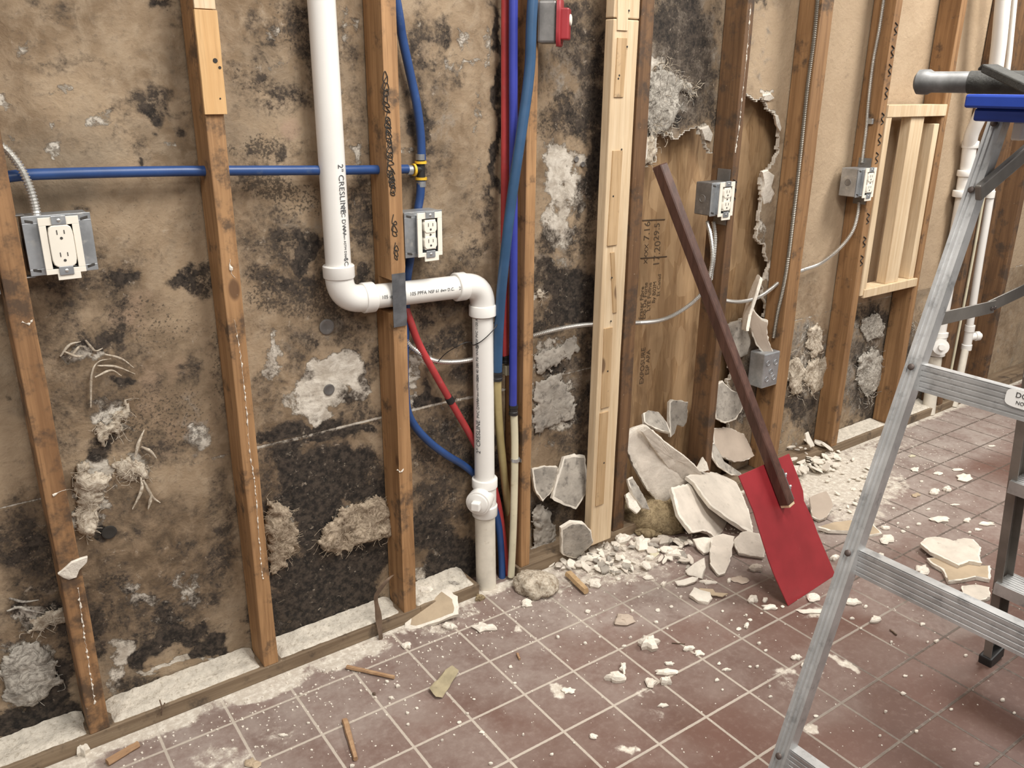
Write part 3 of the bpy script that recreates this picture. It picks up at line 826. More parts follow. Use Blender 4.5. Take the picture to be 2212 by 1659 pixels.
def letters(name, txt, size, loc, ax, ay, mat, parent, align='LEFT', ext=0.0002, spacing=1.0):
    c = bpy.data.curves.new(name, 'FONT')
    c.body = txt
    c.size = size
    c.extrude = ext
    c.align_x = align
    c.align_y = 'CENTER'
    c.space_character = spacing
    c.resolution_u = 3
    c.materials.append(mat)
    tmp = bpy.data.objects.new(name, c)
    COL.objects.link(tmp)
    bpy.context.view_layer.update()
    me = bpy.data.meshes.new_from_object(tmp.evaluated_get(bpy.context.evaluated_depsgraph_get()))
    me.name = name
    bpy.data.objects.remove(tmp)
    bpy.data.curves.remove(c)
    o = bpy.data.objects.new(name, me)
    COL.objects.link(o)
    ax, ay = Vector(ax).normalized(), Vector(ay).normalized()
    az = ax.cross(ay)
    m = Matrix(((ax.x, ay.x, az.x, 0), (ax.y, ay.y, az.y, 0), (ax.z, ay.z, az.z, 0), (0, 0, 0, 1)))
    m.translation = Vector(loc) - (wloc(parent) if parent is not None else Vector())
    o.matrix_local = m
    o.parent = parent
    return o


OY = 0.1492
for (px, py, txt, sz) in ((1397, 520, '7.16', .032), (1418, 520, '29.5', .030), (1395, 570, 'XXXX', .020), (1418, 576, '17.20', .034), (1384, 690, 'Fraser Fibre', .020), (1391, 690, 'Exp De Forte', .020),
                          (1401, 672, 'LYE Fullne', .020), (1412, 655, 'By B02M', .018), (1422, 640, 'Et Canad', .018), (1386, 830, 'EXPOSURE', .024), (1398, 810, 'ESP APA', .022)):
    letters('stencil_print', txt, sz * 1.15, W(px, py, OY), (0, 0, 1), (-1, 0, 0), M['stencil'], osb)
for (a, b) in (((1388, 476), (1436, 474)), ((1384, 558), (1440, 554))):
    build('stencil_rule', MB().tube([W(*a, OY), W(*b, OY)], 0.0022, 6), M['stencil'], osb)

# ------------------------------------------------------------------ studs
PITCH = 0.4064


def board(lo, hi, seed=0, n=14, jit=0.0012, lean=(0, 0), notch=None):
    """a sawn length standing on end, its arrises not quite true"""
    rnd = random.Random(seed)
    mb = MB()
    rings = []
    zs = [(lo[2] + (hi[2] - lo[2]) * i / n, 0.0) for i in range(n + 1)]
    if notch:
        zs = [q for q in zs if not notch[0] - .004 < q[0] < notch[1] + .004]
        zs = sorted(zs + [(notch[0] - .0005, 0.0), (notch[0], notch[2]), (notch[1], notch[2]), (notch[1] + .0005, 0.0)])
    for z, cut in zs:
        t = (z - lo[2]) / (hi[2] - lo[2])
        j = lambda: (rnd.random() - .5) * 2 * jit
        dx, dy = lean[0] * t, lean[1] * t + cut
        rings.append([Vector((lo[0] + dx + j(), lo[1] + dy + j(), z)), Vector((hi[0] + dx + j(), lo[1] + dy + j(), z)), Vector((hi[0] + dx, hi[1] + dy, z)), Vector((lo[0] + dx, hi[1] + dy, z))])
    return mb.ring_loft(rings)


def scribble(parent, x0, y, pts, r=0.0011):
    build('ink_scribble', MB().tube(spline([Vector((x0 + a, y, b)) for a, b in pts], 0.004), r, 6), M['ink'], parent, 60)


STUD_LABELS = {
    -1: ('soiled pine wall stud with a white plaster scrap stuck on it', 'stud_dirty', .042, .0),
    0: ('old pine wall stud with a yellow splice board at its head', 'stud', .038, .0),
    1: ('pine wall stud with ink scribbles and a grey strap across it', 'stud', .038, .0),
    2: ('narrow pine wall stud behind the blue and red water pipes', 'stud', .034, .0),
    3: ('damp brown wall stud against the fresh pine board', 'stud_dark', .048, .0),
    4: ('damp brown wall stud carrying an outlet box in the broken-out bay', 'stud_dark', .034, .0),
    5: ('amber wall stud with a dull conduit up its side', 'stud_gold', .066, .0),
    6: ('amber wall stud between the outlet box and the fresh pine frame', 'stud_gold', .040, .0),
    7: ('amber wall stud at the far side of the fresh pine frame', 'stud_gold', .042, .0),
    8: ('brown wall stud behind the white drain pipe and ladder', 'stud_dark', .040, .0),
    9: ('brown wall stud beyond the ladder spreader bar', 'stud_dark', .040, .0),
}
XL = {}
STUDS = {}
for k, (lab, mt, wd, ln) in STUD_LABELS.items():
    xl = -0.546 + PITCH * k
    if k == 3:
        xl = 0.652
    if k == 5:
        xl = 1.445
    if k == 6:
        xl = 1.866
    if k == 4:
        xl = 1.084
    if k == 7:
        xl = 2.302
    XL[k] = xl
    z0 = 0.038
    o = build('wall_stud', board((xl, 0.0, z0), (xl + wd, WALL_Y - 0.004, 2.0), k + 50, notch=(W(842, 670, .034).z - .003, W(842, 603, .034).z + .004, .067) if k == 1 else None), M[mt], bevel=0.0022)
    tag(o, lab, 'wall stud', 'wall studs of the stripped wall')
    STUDS[k] = o

# splice on the second stud, its darker stub above
c = W(462, 35, -0.006)
build('splice_board', board((-0.548, -0.007, W(470, 247, 0).z), (-0.503, 0.0005, W(455, 22, 0).z), 4, 6, .0004), M['splice'], STUDS[0], bevel=0.001)
build('splice_board', board((-0.546, -0.0055, W(455, 20, 0).z), (-0.505, 0.0005, 2.0), 5, 4, .0004), M['pine_new'], STUDS[0], bevel=0.001)
for (px, py, r) in ((465, 131, .0048), (475, 146, .0030), (476, 213, .0018)):
    p = W(px, py, -0.0075)
    build('nail_hole', MB().lathe(p, (0, 1, 0), [(0, r), (0.0006, r)], 12), M['ink'], STUDS[0])
# a ragged ridge of plaster left along the second stud's face, and flecks on the others
def ridge(k, pts, seed, r=.0021):
    rnd = random.Random(seed)
    sp = spline([W(a, b, -.0005) for a, b in pts], .005)
    sp = [q + Vector((rnd.uniform(-.0012, .0012), 0, 0)) for q in sp]
    rs = [r * max(.10, rnd.uniform(-1.0, 1.1)) for _ in sp]
    build('plaster_ridge', MB().tube(sp, rs, 6), M['gypsum'], STUDS[k])


ridge(0, [(506, 690), (516, 745), (525, 810), (533, 895), (540, 980), (548, 1030), (555, 1100), (561, 1180), (568, 1250)], 1)
ridge(0, [(496, 560), (500, 590), (508, 600)], 2, .004)
ridge(-1, [(48, 695), (62, 700), (72, 690)], 3, .0032)
ridge(-1, [(115, 1070), (130, 1062), (142, 1058)], 4, .0045)
ridge(-1, [(168, 1270), (178, 1340), (186, 1400), (196, 1460), (205, 1520)], 5, .0026)
ridge(1, [(858, 1015), (866, 1020), (872, 1012)], 6, .004)
ridge(4, [(1622, 10), (1612, 130), (1604, 200), (1597, 270), (1588, 330)], 7, .003)

# ink on the third stud
for (px, py, h, n, wd_) in ((833, 200, .085, 4, .010), (838, 275, .05, 5, .010), (842, 345, .10, 6, .011), (847, 395, .05, 4, .010), (852, 490, .045, 2, .009), (855, 545, .03, 2, .008)):
    b = W(px, py, 0.0)
    rnd = random.Random(px)
    pts = []
    for i in range(n * 5):
        t_ = i / (n * 5)
        pts.append((wd_ * (math.sin(i * 2.1 + rnd.uniform(-.4, .4)) * .75 + rnd.uniform(-.2, .2)), h * (t_ - .5) + math.cos(i * 2.1) * .010 + rnd.uniform(-.004, .004)))
    scribble(STUDS[1], b.x, -0.0012, [(a, b.z + c_) for a, c_ in pts], .0010)
for i, (px, py) in enumerate(((1575, 420), (1583, 400), (1925, 60), (1918, 110), (1912, 150), (1906, 200), (1900, 255), (1896, 300), (1890, 340), (1878, 470), (1872, 520), (1868, 560))):
    b = W(px, py, 0.0)
    k = 4 if px < 1700 else 6
    xx = XL[k] + STUDS[k].dimensions.x / 2
    scribble(STUDS[k], xx, -0.0012, [(-.009, b.z + .018), (.008, b.z + .008), (-.007, b.z - .002), (.009, b.z - .016), (-.004, b.z - .022)], .0014 if px < 1700 else .0019)

# fresh pine board nailed flat over the damp stud
pine = thing('pine_board', 'fresh pale pine board with tan strips nailed down its face', 'board', W(1290, 1150, -0.03))
XP0, XP1, YP = 0.519, 0.609, -0.036
zj = W(1340, 40, YP).z
build('lower_length', board((XP0, YP, 0.045), (XP1, -0.002, zj - .0012), 71, 10, .0007), M['pine_new'], pine, bevel=0.003)
build('upper_length', board((XP0, YP, zj + .0012), (XP1, -0.002, 2.0), 72, 5, .0007), M['pine_new'], pine, bevel=0.003)
for (pa, pb, wpx) in (((1345, -60), (1343, 66), 10), ((1343, 82), (1335, 210), 9), ((1333, 325), (1321, 530), 10), ((1322, 545), (1327, 675), 4), ((1313, 708), (1306, 880), 9), ((1304, 890), (1294, 1090), 9)):
    a, b = W(*pa, YP), W(*pb, YP)
    wm = wpx * 0.00185
    t = (a - b).normalized()
    build('pine_strip', MB().obox((a + b) / 2 + Vector((0, -.0015, 0)), Vector((0, 0, 1)).cross(Vector((0, 1, 0))), Vector((0, 1, 0)), t, (wm, .0025, (a - b).length / 2)), M['pine_strip'] if pa[1] > 0 else M['pine_new'], pine, bevel=.0008)
for (px, py) in ((1359, 23), (1355, 101), (1338, 163), (1336, 170), (1343, 323), (1325, 424), (1320, 694), (1313, 802), (1305, 1000), (1322, 600)):
    build('nail_hole', MB().lathe(W(px, py, YP - .0044), (0, 1, 0), [(0, .0028), (0.0008, .0028)], 10), M['ink'], pine)

# floor plates
def plate_seg(x0, x1, label):
    o = build('floor_plate', MB().box((x0, -0.001, 0.0), (x1, WALL_Y - .003, 0.038)), M['plate'], bevel=.002)
    tag(o, label, 'floor plate')
    return o


plate_seg(-1.9, -0.088, 'dusty timber floor plate under the three soiled studs')
plate_seg(-0.088, W(1035, 1262, 0).x, 'short floor plate end beside the white drain foot')
plate_seg(0.26, 1.80, 'floor plate buried in plaster rubble behind the red blade')
plate_seg(1.80, 2.352, 'bare floor plate running behind the ladder rail')
plate_seg(2.43, 3.9, 'floor plate beyond the white drain pipes')


def dust_bed(x0, x1, seed, hmax, label, y0=0.004, y1=0.086, base=0.038):
    u, v, q = grid_xy(x0, x1, y0, y1, 0.006)
    n = fbm(u * 30, v * 30, seed)
    e = np.minimum(np.minimum(u - x0, x1 - u) / .02, np.minimum(v - y0, (y1 - v) + .03) / .016)
    z = base + 0.0008 + np.clip(e, 0, 1) * (n * hmax + (fbm(u * 110, v * 110, seed + 3, 2) - .4) * hmax * .6) - (1 - np.clip(e * 1.5, 0, 1)) * .004
    z = z + np.clip((v - 0.05) / 0.04, 0, 1) * hmax * 1.2
    me = bpy.data.meshes.new('plaster_dust')
    me.from_pydata(np.stack([u, v, z], -1).tolist(), [], q.tolist())
    me.polygons.foreach_set('use_smooth', [True] * len(q))
    o = link('plaster_dust', me, M['dust'])
    tag(o, label, 'dust', None, 'stuff')


dust_bed(-1.5, XL[-1] - .002, 11, .010, 'plaster dust on the floor plate before the soiled stud')
dust_bed(XL[-1] + .046, XL[0] - .003, 12, .010, 'plaster dust on the plate beside the splice-topped stud')
dust_bed(XL[0] + .042, XL[1] - .003, 13, .008, 'plaster dust on the plate under the blackest wall area')
dust_bed(XL[1] + .042, W(1030, 1262, 0).x, 14, .014, 'plaster dust on the short plate by the drain')
dust_bed(2.435, 2.70, 16, .008, 'plaster dust on the plate beyond the drain foot')
dust_bed(XL[6] + .05, XL[7] - .003, 15, .004, 'thin plaster dust on the plate behind the ladder')

# ------------------------------------------------------------------ drain pipe with its lettering
PY = 0.034
PR = 0.0302
dr = thing('drain_pipe', 'white plastic drain pipe stepping across the scribbled stud to the floor', 'pipe', G(1052, 1262, 0))
A1 = W(727, 560, PY)
A0 = rise(W(686, -110, PY), A1)
zH = W(800, 640, PY).z
E1 = Vector((A1.x + .004, PY, zH))                      # corner of the first bend
E2 = Vector((W(1040, 700, PY).x, PY, W(985, 622, PY).z))
B1 = W(1047, 1040, PY)
B2 = G(1054, 1268, 0)
E2.x = (W(1040, 700, PY).x * 2 + B1.x) / 3
B2 = Vector((B1.x + .002, PY - .004, 0.0))


def bend(name, a, c, b, parent, r=0.0335, rad=0.058, coll=0.0375):
    """elbow: a and b are unit directions leading out of corner c"""
    pts = [c + a * rad]
    for i in range(1, 12):
        t = i / 12
        pts.append((c + a * rad) * (1 - t) ** 2 + c * (2 * t * (1 - t)) + (c + b * rad) * t * t)
    pts.append(c + b * rad)
    mb = MB().tube(pts, r, 28)
    o = build(name, mb, M['pvc'], parent, 50)
    for d in (a, b):
        build('hub', MB().lathe(c + d * (rad - .002), d, [(0, r), (.001, coll - .001), (.003, coll), (.029, coll), (.031, coll - .002), (.0312, PR)], 32), M['pvc'], o, 40)
    return o


d1 = (A0 - E1).normalized()
d2 = (E2 - E1).normalized()
d3 = (B1 - E2).normalized()
build('upright_pipe', MB().tube([A0, E1 + d1 * .05], PR, 32), M['pvc'], dr, 50)
bend('elbow', d1, E1, d2, dr)
build('cross_pipe', MB().tube([E1 + d2 * .05, E2 - d2 * .05], PR, 32), M['pvc'], dr, 50)
bend('elbow', -d2, E2, d3, dr)
T0 = W(1047, 1045, PY)
build('drop_pipe', MB().tube([E2 + d3 * .05, B1 + Vector((0, 0, .004))], PR * .96, 32), M['pvc'], dr, 50)
zt, zb = W(1047, 1040, PY).z, W(1048, 1098, PY).z
tee = build('tee_fitting', MB().lathe((B1.x, PY, zt + .012), (0, 0, -1), [(0, .030), (.0005, .0365), (.002, .0375), (.026, .0375), (.028, .034), (zt - zb - .004, .034), (zt - zb, .0375), (zt - zb + .03, .0375), (zt - zb + .032, .036), (zt - zb + .0325, .03)], 32), M['pvc'], dr, 40)
pd = Vector((-0.80, -0.60, 0.0))
pc = Vector((B1.x, PY, (zt + zb) / 2 + .002))
build('branch', MB().lathe(pc, pd, [(0, .033), (.034, .033), (.036, .037), (.060, .037), (.062, .035), (.0625, .029)], 30), M['pvc'], tee, 40)
plug = build('cleanout_plug', MB().lathe(pc + pd * .058, pd, [(0, .0305), (.008, .0305), (.010, .028)], 28), M['pvc'], dr, 40)
sd = pd.cross(Vector((0, 0, 1)))
build('square_nut', MB().obox(pc + pd * .077, pd, sd, Vector((0, 0, 1)), (.011, .0125, .0125)), M['pvc'], plug, bevel=.003)
build('foot_pipe', MB().tube([Vector((B1.x, PY, zb)), B2], PR, 32), M['pvc_dusty'], dr, 50)

vw = (CAM - Vector((A1.x, PY, 1.1)))
vw.z = 0
vw.normalize()
sidev = Vector((-vw.y, vw.x, 0))


def pipe_print(txt, size, a, axis, facing, parent, r, sp=1.0):
    axis = Vector(axis).normalized()
    f = (facing - axis * facing.dot(axis)).normalized()
    letters('printed_text', txt, size, Vector(a) + f * (r + .0006), axis, f.cross(axis), M['print'], parent, spacing=sp)


fA = (vw * .86 + sidev * 0.52)
axd = (E1 - A0).normalized()
s0 = A0 + axd * ((W(722, 352, PY) - A0).dot(axd))
fA2 = (vw * .80 + sidev * .60)
pipe_print('2" CRESLINE', .0205, s0, axd, fA2, dr, PR)
s1 = A0 + axd * ((W(730, 440, PY) - A0).dot(axd))
pipe_print('PVC DWV', .0150, s1, axd, fA2, dr, PR)
s2 = A0 + axd * ((W(735, 484, PY) - A0).dot(axd))
pipe_print('NSF-dwv ASTM D2665', .0085, s2, axd, fA2, dr, PR)
s3 = A0 + axd * ((W(740, 552, PY) - A0).dot(axd))
pipe_print('SCH 4', .0165, s3, axd, fA2, dr, PR)
# lower pipe reads upwards
vw2 = (CAM - Vector((B1.x, PY, .7)))
vw2.z = 0
vw2.normalize()
sv2 = Vector((-vw2.y, vw2.x, 0))
fB = vw2 * .84 - sv2 * .54
up = -d3
for (px, py, txt, sz) in ((1046, 972, '2" CRESLINE', .0190), (1045, 896, 'PVC DWV', .0125), (1044, 862, 'NSF-dwv ASTM D2665', .0085), (1043, 818, 'SCH 40 280 PSI WATER', .0112), (1041, 748, '@ 73F PVC 1120 ASTM', .0105)):
    p = W(px, py, PY)
    p = E2 + d3 * ((p - E2).dot(d3))
    pipe_print(txt, sz, p, up, fB, dr, PR * .96)
fC = Vector((-.25, -1, .12)).normalized()
for (px, py, txt, sz) in ((812, 632, '105 upc', .012), (872, 627, '105 PPFA', .0125), (912, 626, 'NSF 61 dwv D.C.', .011), (978, 620, '2 PVC', .011)):
    p = W(px, py, PY)
    p = E1 + d2 * ((p - E1).dot(d2))
    pipe_print(txt, sz, p, d2, fC, dr, PR)

# grey strap plate over the notch
a, b = W(855, 591, -.003), W(858, 706, -.003)
st_ = build('nail_plate', board((XL[1] - .001, -.0052, b.z), (XL[1] + .036, -.0038, a.z), 9, 6, .0008), M['strap'])
tag(st_, 'dark grey steel strap over the drain pipe on the scribbled stud', 'nail plate')

# ------------------------------------------------------------------ water pipes
def pipe(name, pts, r, mat, parent, n=14):
    return build(name, MB().tube(spline(pts, .012), r, n), mat, parent, 60)


Y1 = 0.044
p = thing('water_pipe', 'blue water pipe with a tee, passing through the studs at the wall', 'pipe', W(885, 700, .07))
pipe('cross_run', [W(-90, 400, Y1), W(30, 380, Y1), W(130, 375, Y1), W(300, 371, Y1), W(450, 369, Y1), W(650, 368, Y1), W(780, 367, Y1), W(880, 365, Y1 + .012)], .0108, M['blue'], p)
pipe('upper_run', [rise(W(845, -60, .05), W(856, 0, .05)), W(856, 0, .05), W(868, 75, .055), W(885, 155, .06), W(899, 220, .06), W(908, 285, .06), W(911, 345, .06)], .0108, M['blue'], p)
pipe('lower_run', [W(909, 388, .06), W(908, 420, .06), W(902, 455, .065), W(893, 510, .07), W(886, 560, .07), W(879, 610, .07), W(876, 700, .07), W(874, 800, .07), W(879, 880, .07), W(896, 920, .07), W(928, 955, .065), W(965, 983, .065), W(1000, 1004, .07), W(1030, 1030, .075), W(1058, 1070, .07), W(1076, 1130, .06), W(1083, 1200, .05), W(1085, 1266, .035)], .0108, M['blue'], p)
tp = W(909, 366, .06)
te = build('tee_fitting', MB().tube([tp + Vector((0, 0, .024)), tp - Vector((0, 0, .028))], .0105, 14).tube([tp, tp - Vector((.026, 0, -.001))], .0105, 14), M['black'], p, 50)
for d, l in ((Vector((0, 0, 1)), .017), (Vector((0, 0, -1)), .022), (Vector((-1, 0, 0)), .020)):
    build('crimp_ring', MB().lathe(tp + d * (l - .003), d, [(0, .0100), (0, .0148), (.006, .0148), (.006, .0100)], 18), M['yellow'], te, 40)
    build('crimp_ring', MB().lathe(tp + d * (l + .006), d, [(0, .0105), (0, .0120), (.014, .0120), (.014, .0105)], 18), M['steel'], te, 40)
q_ = thing('water_pipe', 'red water pipe slanting behind the drain from the scribbled stud', 'pipe', W(1095, 1250, .04))
pipe('slanting_run', [W(868, 640, .08), W(886, 692, .06), W(905, 743, .058), W(940, 808, .058), W(980, 878, .06), W(1018, 944, .066), W(1050, 1005, .074), W(1072, 1070, .070), W(1086, 1150, .06), W(1096, 1254, .042)], .0098, M['red_pipe'], q_)
for (px, py) in ((972, 864),):
    d = (W(980, 878, .06) - W(960, 843, .06)).normalized()
    build('tape_band', MB().lathe(W(px, py, .059) - d * .011, d, [(0, .009), (0, .0114), (.020, .0114), (.020, .009)], 16), M['black'], q_, 40)
# the bundle by the narrow stud


def crimp(parent, c, d, r, l=.018, mat='black'):
    build('crimp_ring', MB().lathe(c - d * l / 2, d, [(0, r * .8), (0, r + .0022), (l * .3, r + .0022), (l * .35, r + .0008), (l * .65, r + .0008), (l * .7, r + .0022), (l, r + .0022), (l, r * .8)], 18), M[mat], parent, 40)


Z_ = Vector((0, 0, 1))
q_ = thing('water_pipe', 'straight red water pipe ending in a black crimp and cream plug', 'pipe', W(1095, 812, .062))
pipe('red_run', [rise(W(1093, -80, .045), W(1092, 0, .045)), W(1092, 0, .045), W(1091, 300, .045), W(1090, 560, .045), W(1091, 768, .045)], .0108, M['red_pipe'], q_)
crimp(q_, W(1093, 775, .045), Z_, .0108, .024)
build('cream_plug', MB().obox(W(1095, 799, .043), Vector((1, 0, 0)), Vector((0, 1, 0)), Z_, (.010, .010, .015)), M['cream'], q_, bevel=.003)
q_ = thing('water_pipe', 'royal blue water pipe joined to a cream pipe at a crimp', 'pipe', W(1104, 1235, .012))
pipe('blue_run', [rise(W(1110, -80, .010), W(1109, 0, .010)), W(1109, 0, .010), W(1109, 300, .010), W(1109, 560, .010), W(1108, 880, .010)], .0112, M['royal'], q_)
crimp(q_, W(1109, 885, .010), Z_, .0112, .030)
pipe('cream_run', [W(1110, 888, .010), W(1112, 960, .010), W(1111, 1060, .010), W(1108, 1160, .010), W(1104, 1245, .012)], .0108, M['cream'], q_)
build('pipe_clamp', MB().lathe(W(1113, 996, .010), Z_, [(0, .0108), (0, .0135), (.010, .0135), (.010, .0108)], 18).obox(W(1127, 993, .010), Vector((1, 0, 0)), Vector((0, 1, 0)), Z_, (.008, .006, .005)), M['steel'], q_, 40)
q_ = thing('water_pipe', 'thick slate blue water pipe crossing over to a yellowed pipe', 'pipe', W(1130, 1220, .06))
pipe('slate_run', [rise(W(1158, -80, -.030), W(1151, 0, -.030)), W(1151, 0, -.030), W(1144, 150, -.028), W(1127, 280, -.026), W(1110, 395, -.022), W(1096, 505, -.014), W(1084, 620, .0), W(1077, 720, .012), W(1074, 806, .018)], .0135, M['teal'], q_)
crimp(q_, W(1074, 812, .018), Z_, .0128, .026)
pipe('yellowed_run', [W(1074, 815, .018), W(1075, 860, .024), W(1079, 930, .036), W(1086, 1000, .050), W(1097, 1090, .07), W(1114, 1155, .075), W(1130, 1218, .074)], .0118, M['tan_pipe'], q_)
# black wire loop around the drain
pts = [W(940, 787, .055), W(958, 768, .04), W(985, 748, .02), W(1012, 735, -.006), W(1024, 733, -.012)]
loop = []
for i in range(13):
    a = -2.2 + i / 12 * 4.2
    loop.append(Vector((B1.x - .0, PY, 0)) + Vector((math.sin(a) * .037, -math.cos(a) * .037, W(1040, 728, PY - .03).z + .03 * math.sin((a + .4) * 1.1))))
w_ = build('cable_tie', MB().tube(spline([W(942, 786, .062), W(965, 762, .03), W(1000, 742, -.004)] + loop, .006), .0013, 6), M['black'], None, 60)
tag(w_, 'thin black wire looped around the white drop pipe', 'wire')

# ------------------------------------------------------------------ flexible metal conduits
def conduit(label, pts, r=.0062, mat='conduit', name='metal_conduit', parent=None):
    ps = spline(pts, .0029)
    rs = [r * (1.10 if i % 2 else .70) for i in range(len(ps))]
    o = build(name, MB().tube(ps, rs, 9), M[mat], parent)
    if label:
        tag(o, label, 'conduit')
    return o


conduit('short steel conduit curling down into the wide single outlet box', [W(-45, 300, .03), W(0, 314, .025), W(25, 335, .02), W(48, 368, .018), W(66, 410, .018), W(77, 450, .02), W(80, 478, .025)], .0078)
conduit('steel conduit sagging behind the pipes up to the broken-bay outlet', [W(868, 700, .075), W(880, 738, .065), W(898, 757, .06), W(930, 776, .06), W(965, 782, .06), W(1012, 778, .062), W(1062, 762, .075), W(1110, 742, .075), W(1150, 726, .06), W(1200, 712, .05), W(1250, 703, .045), W(1300, 699, .04), W(1380, 697, .035), W(1425, 692, .035), W(1462, 677, .03), W(1500, 650, .028), W(1524, 620, .028), W(1536, 580, .03), W(1539, 545, .03), W(1534, 505, .03), W(1527, 478, .03)], .0066)
conduit('steel conduit passing two amber studs between the outlet boxes', [W(1541, 478, .03), W(1545, 515, .026), W(1542, 560, .03), W(1537, 600, .045), W(1548, 640, .06), W(1572, 650, .06), W(1605, 651, .05), W(1640, 641, .045), W(1668, 622, .045), W(1692, 602, .045), W(1712, 592, .05), W(1735, 583, .05), W(1772, 569, .045), W(1812, 538, .03), W(1840, 503, .022), W(1852, 466, .022), W(1856, 436, .03)], .0068)
conduit('long dull conduit fixed up the side of the amber stud', [X(px, py, XL[5] - .008) for px, py in ((1772, -60), (1766, 0), (1758, 84), (1744, 189), (1731, 314), (1717, 439), (1703, 554), (1692, 620), (1680, 675), (1671, 729))], .0066, 'conduit_dull')
cc = conduit('steel conduit dropping to the outlet box by the pine frame', [X(px, py, XL[6] - .008) for px, py in ((1918, -60), (1909, 0), (1899, 65), (1886, 135), (1876, 220), (1872, 272), (1866, 320), (1862, 352))], .0066)
for (px, py) in ((1876, 262),):
    build('conduit_clip', MB().obox(X(px + 3, py, XL[6] - .006), Vector((1, 0, 0)), Vector((0, 1, 0)), Z_, (.005, .014, .010)), M['steel'], cc, bevel=.002)

# ------------------------------------------------------------------ electrical boxes
XA, YA = Vector((1, 0, 0)), Vector((0, 1, 0))


def outlet(label, c, w_, h_, deep, style, yaw=0.0, tilt=0.0, bracket=None, side_mat='steel', y_front=0.0, dev_dx=0.0, scale=1.0):
    """c: world point at the middle of the plaster ring's plate"""
    R = Matrix.Rotation(yaw, 3, 'Z') @ Matrix.Rotation(tilt, 3, 'Y')
    ax, ay, az = R @ XA, R @ YA, R @ Z_
    t = thing('outlet_box', label, 'outlet', c)
    L = lambda x, y, z: c + ax * x + ay * y + az * z
    b = MB()
    hw, hh = w_ / 2, h_ / 2
    wl = .0016
    b.obox(L(0, deep, 0), ax, ay, az, (hw - .003, wl, hh - .003))
    for s in (-1, 1):
        b.obox(L(s * (hw - .003), deep / 2 + .002, 0), ax, ay, az, (wl, deep / 2, hh - .003))
        b.obox(L(0, deep / 2 + .002, s * (hh - .003)), ax, ay, az, (hw - .003, deep / 2, wl))
    body = build('steel_body', b, M[side_mat], t, bevel=.0012)
    build('knockout', MB().lathe(L(-hw + .0015, deep * .55, .0), -ax, [(0, .013), (.0004, .013), (.0012, .012), (.0012, .0105), (.0004, .0100)], 24), M['steel_dark'], body, 40)
    fr = MB().plate_holes(c + ax * dev_dx * 0, ax, az, -ay, (-hw, -hh, hw, hh), (-.027 + dev_dx, -.043, .027 + dev_dx, .043), .0016)
    ring = build('plaster_ring', fr, M['steel'], t, bevel=.001)
    rise = .013
    rr = MB().plate_holes(L(dev_dx, -.0016, 0), ax, az, -ay, (-.0305, -.0475, .0305, .0475), (-.0265, -.0435, .0265, .0435), rise)
    build('ring_collar', rr, M['steel'], ring, bevel=.0015)
    for sx in (-1, 1):
        for sz in (-1, 1):
            build('screw_slot', MB().obox(L(sx * (hw - .012), -.0018, sz * (hh - .010)), (ax + az * .25 * sx).normalized(), ay, az, (.007, .0008, .0026)), M['slot'], ring, bevel=.0012)
    o_ = L(dev_dx, -rise - .0016, 0)
    build('ivory_frame', MB().plate_holes(o_, ax, az, -ay, (-.0345, -.0535, .0345, .0535), (-.0222, -.0435, .0222, .0385), .0035), M['ivory'], t, bevel=.0008)
    build('frame_tab', MB().obox(o_ - ay * .0018 - az * .0585 + ax * .004, ax, ay, az, (.020, .0018, .007)), M['ivory'], t, bevel=.0008)
    for sz in (-1, 1):
        yoke = build('yoke_ear', MB().obox(o_ + az * sz * .0475 - ay * .0050, ax, ay, az, (.0125, .0014, .0085)), M['steel'], t, bevel=.001)
        build('screw', MB().lathe(o_ + az * sz * .0475 - ay * .0062, -ay, [(0, .0034), (.0012, .0032), (.002, .002)], 14), M['conduit'], yoke, 40)
    if style == 'decora':
        pts = []
        for k in range(32):
            a = 2 * math.pi * k / 32
            cx_, cz_ = math.cos(a), math.sin(a)
            e = 5.5
            rr_ = 1 / ((abs(cx_) ** e + abs(cz_) ** e) ** (1 / e))
            pts.append(o_ + ax * cx_ * rr_ * .0212 + az * (cz_ * rr_ * .0395 - .001))
        face = build('receptacle', MB().ring_loft([[p_ + ay * .012 for p_ in pts], [p_ - ay * .0052 for p_ in pts], [(p_ - o_) * .96 + o_ - ay * .0068 for p_ in pts]]), M['ivory'], t, 40)
        fy, zs = .0070, (.021, -.021)
    else:
        b = MB()
        b.obox(o_ + ay * .004, ax, ay, az, (.0150, .0085, .036))
        for zc in (.0195, -.0195):
            pts = []
            for k in range(28):
                a = 2 * math.pi * k / 28
                pts.append(o_ + ax * max(-.0178, min(.0178, math.cos(a) * .0196)) + az * (zc + max(-.0148, min(.0148, math.sin(a) * .0188))))
            b.ring_loft([[p_ + ay * .012 for p_ in pts], [p_ - ay * .0050 for p_ in pts], [(p_ - (o_ + az * zc)) * .95 + o_ + az * zc - ay * .0064 for p_ in pts]])
        face = build('receptacle', b, M['ivory'], t, 40)
        fy, zs = .0066, (.0195, -.0195)
        build('centre_screw', MB().lathe(o_ - ay * .0055, -ay, [(0, .0026), (.001, .0024)], 12), M['slot'], face, 40)
    sl = MB()
    for zc in zs:
        for sx in (-1, 1):
            sl.obox(o_ + ax * sx * .0062 + az * (zc + .0045) - ay * fy, ax, ay, az, (.0008, .0004, .0042 if sx < 0 else .0036))
        sl.lathe(o_ + az * (zc - .0068) - ay * (fy - .0004), -ay, [(0, .0026), (.0008, .0026)], 12)
    build('contact_slots', sl, M['slot'], face)
    if bracket:
        for b_ in bracket:
            build('mounting_bracket', b_, M['steel_dark'], t, bevel=.0008)
    return t


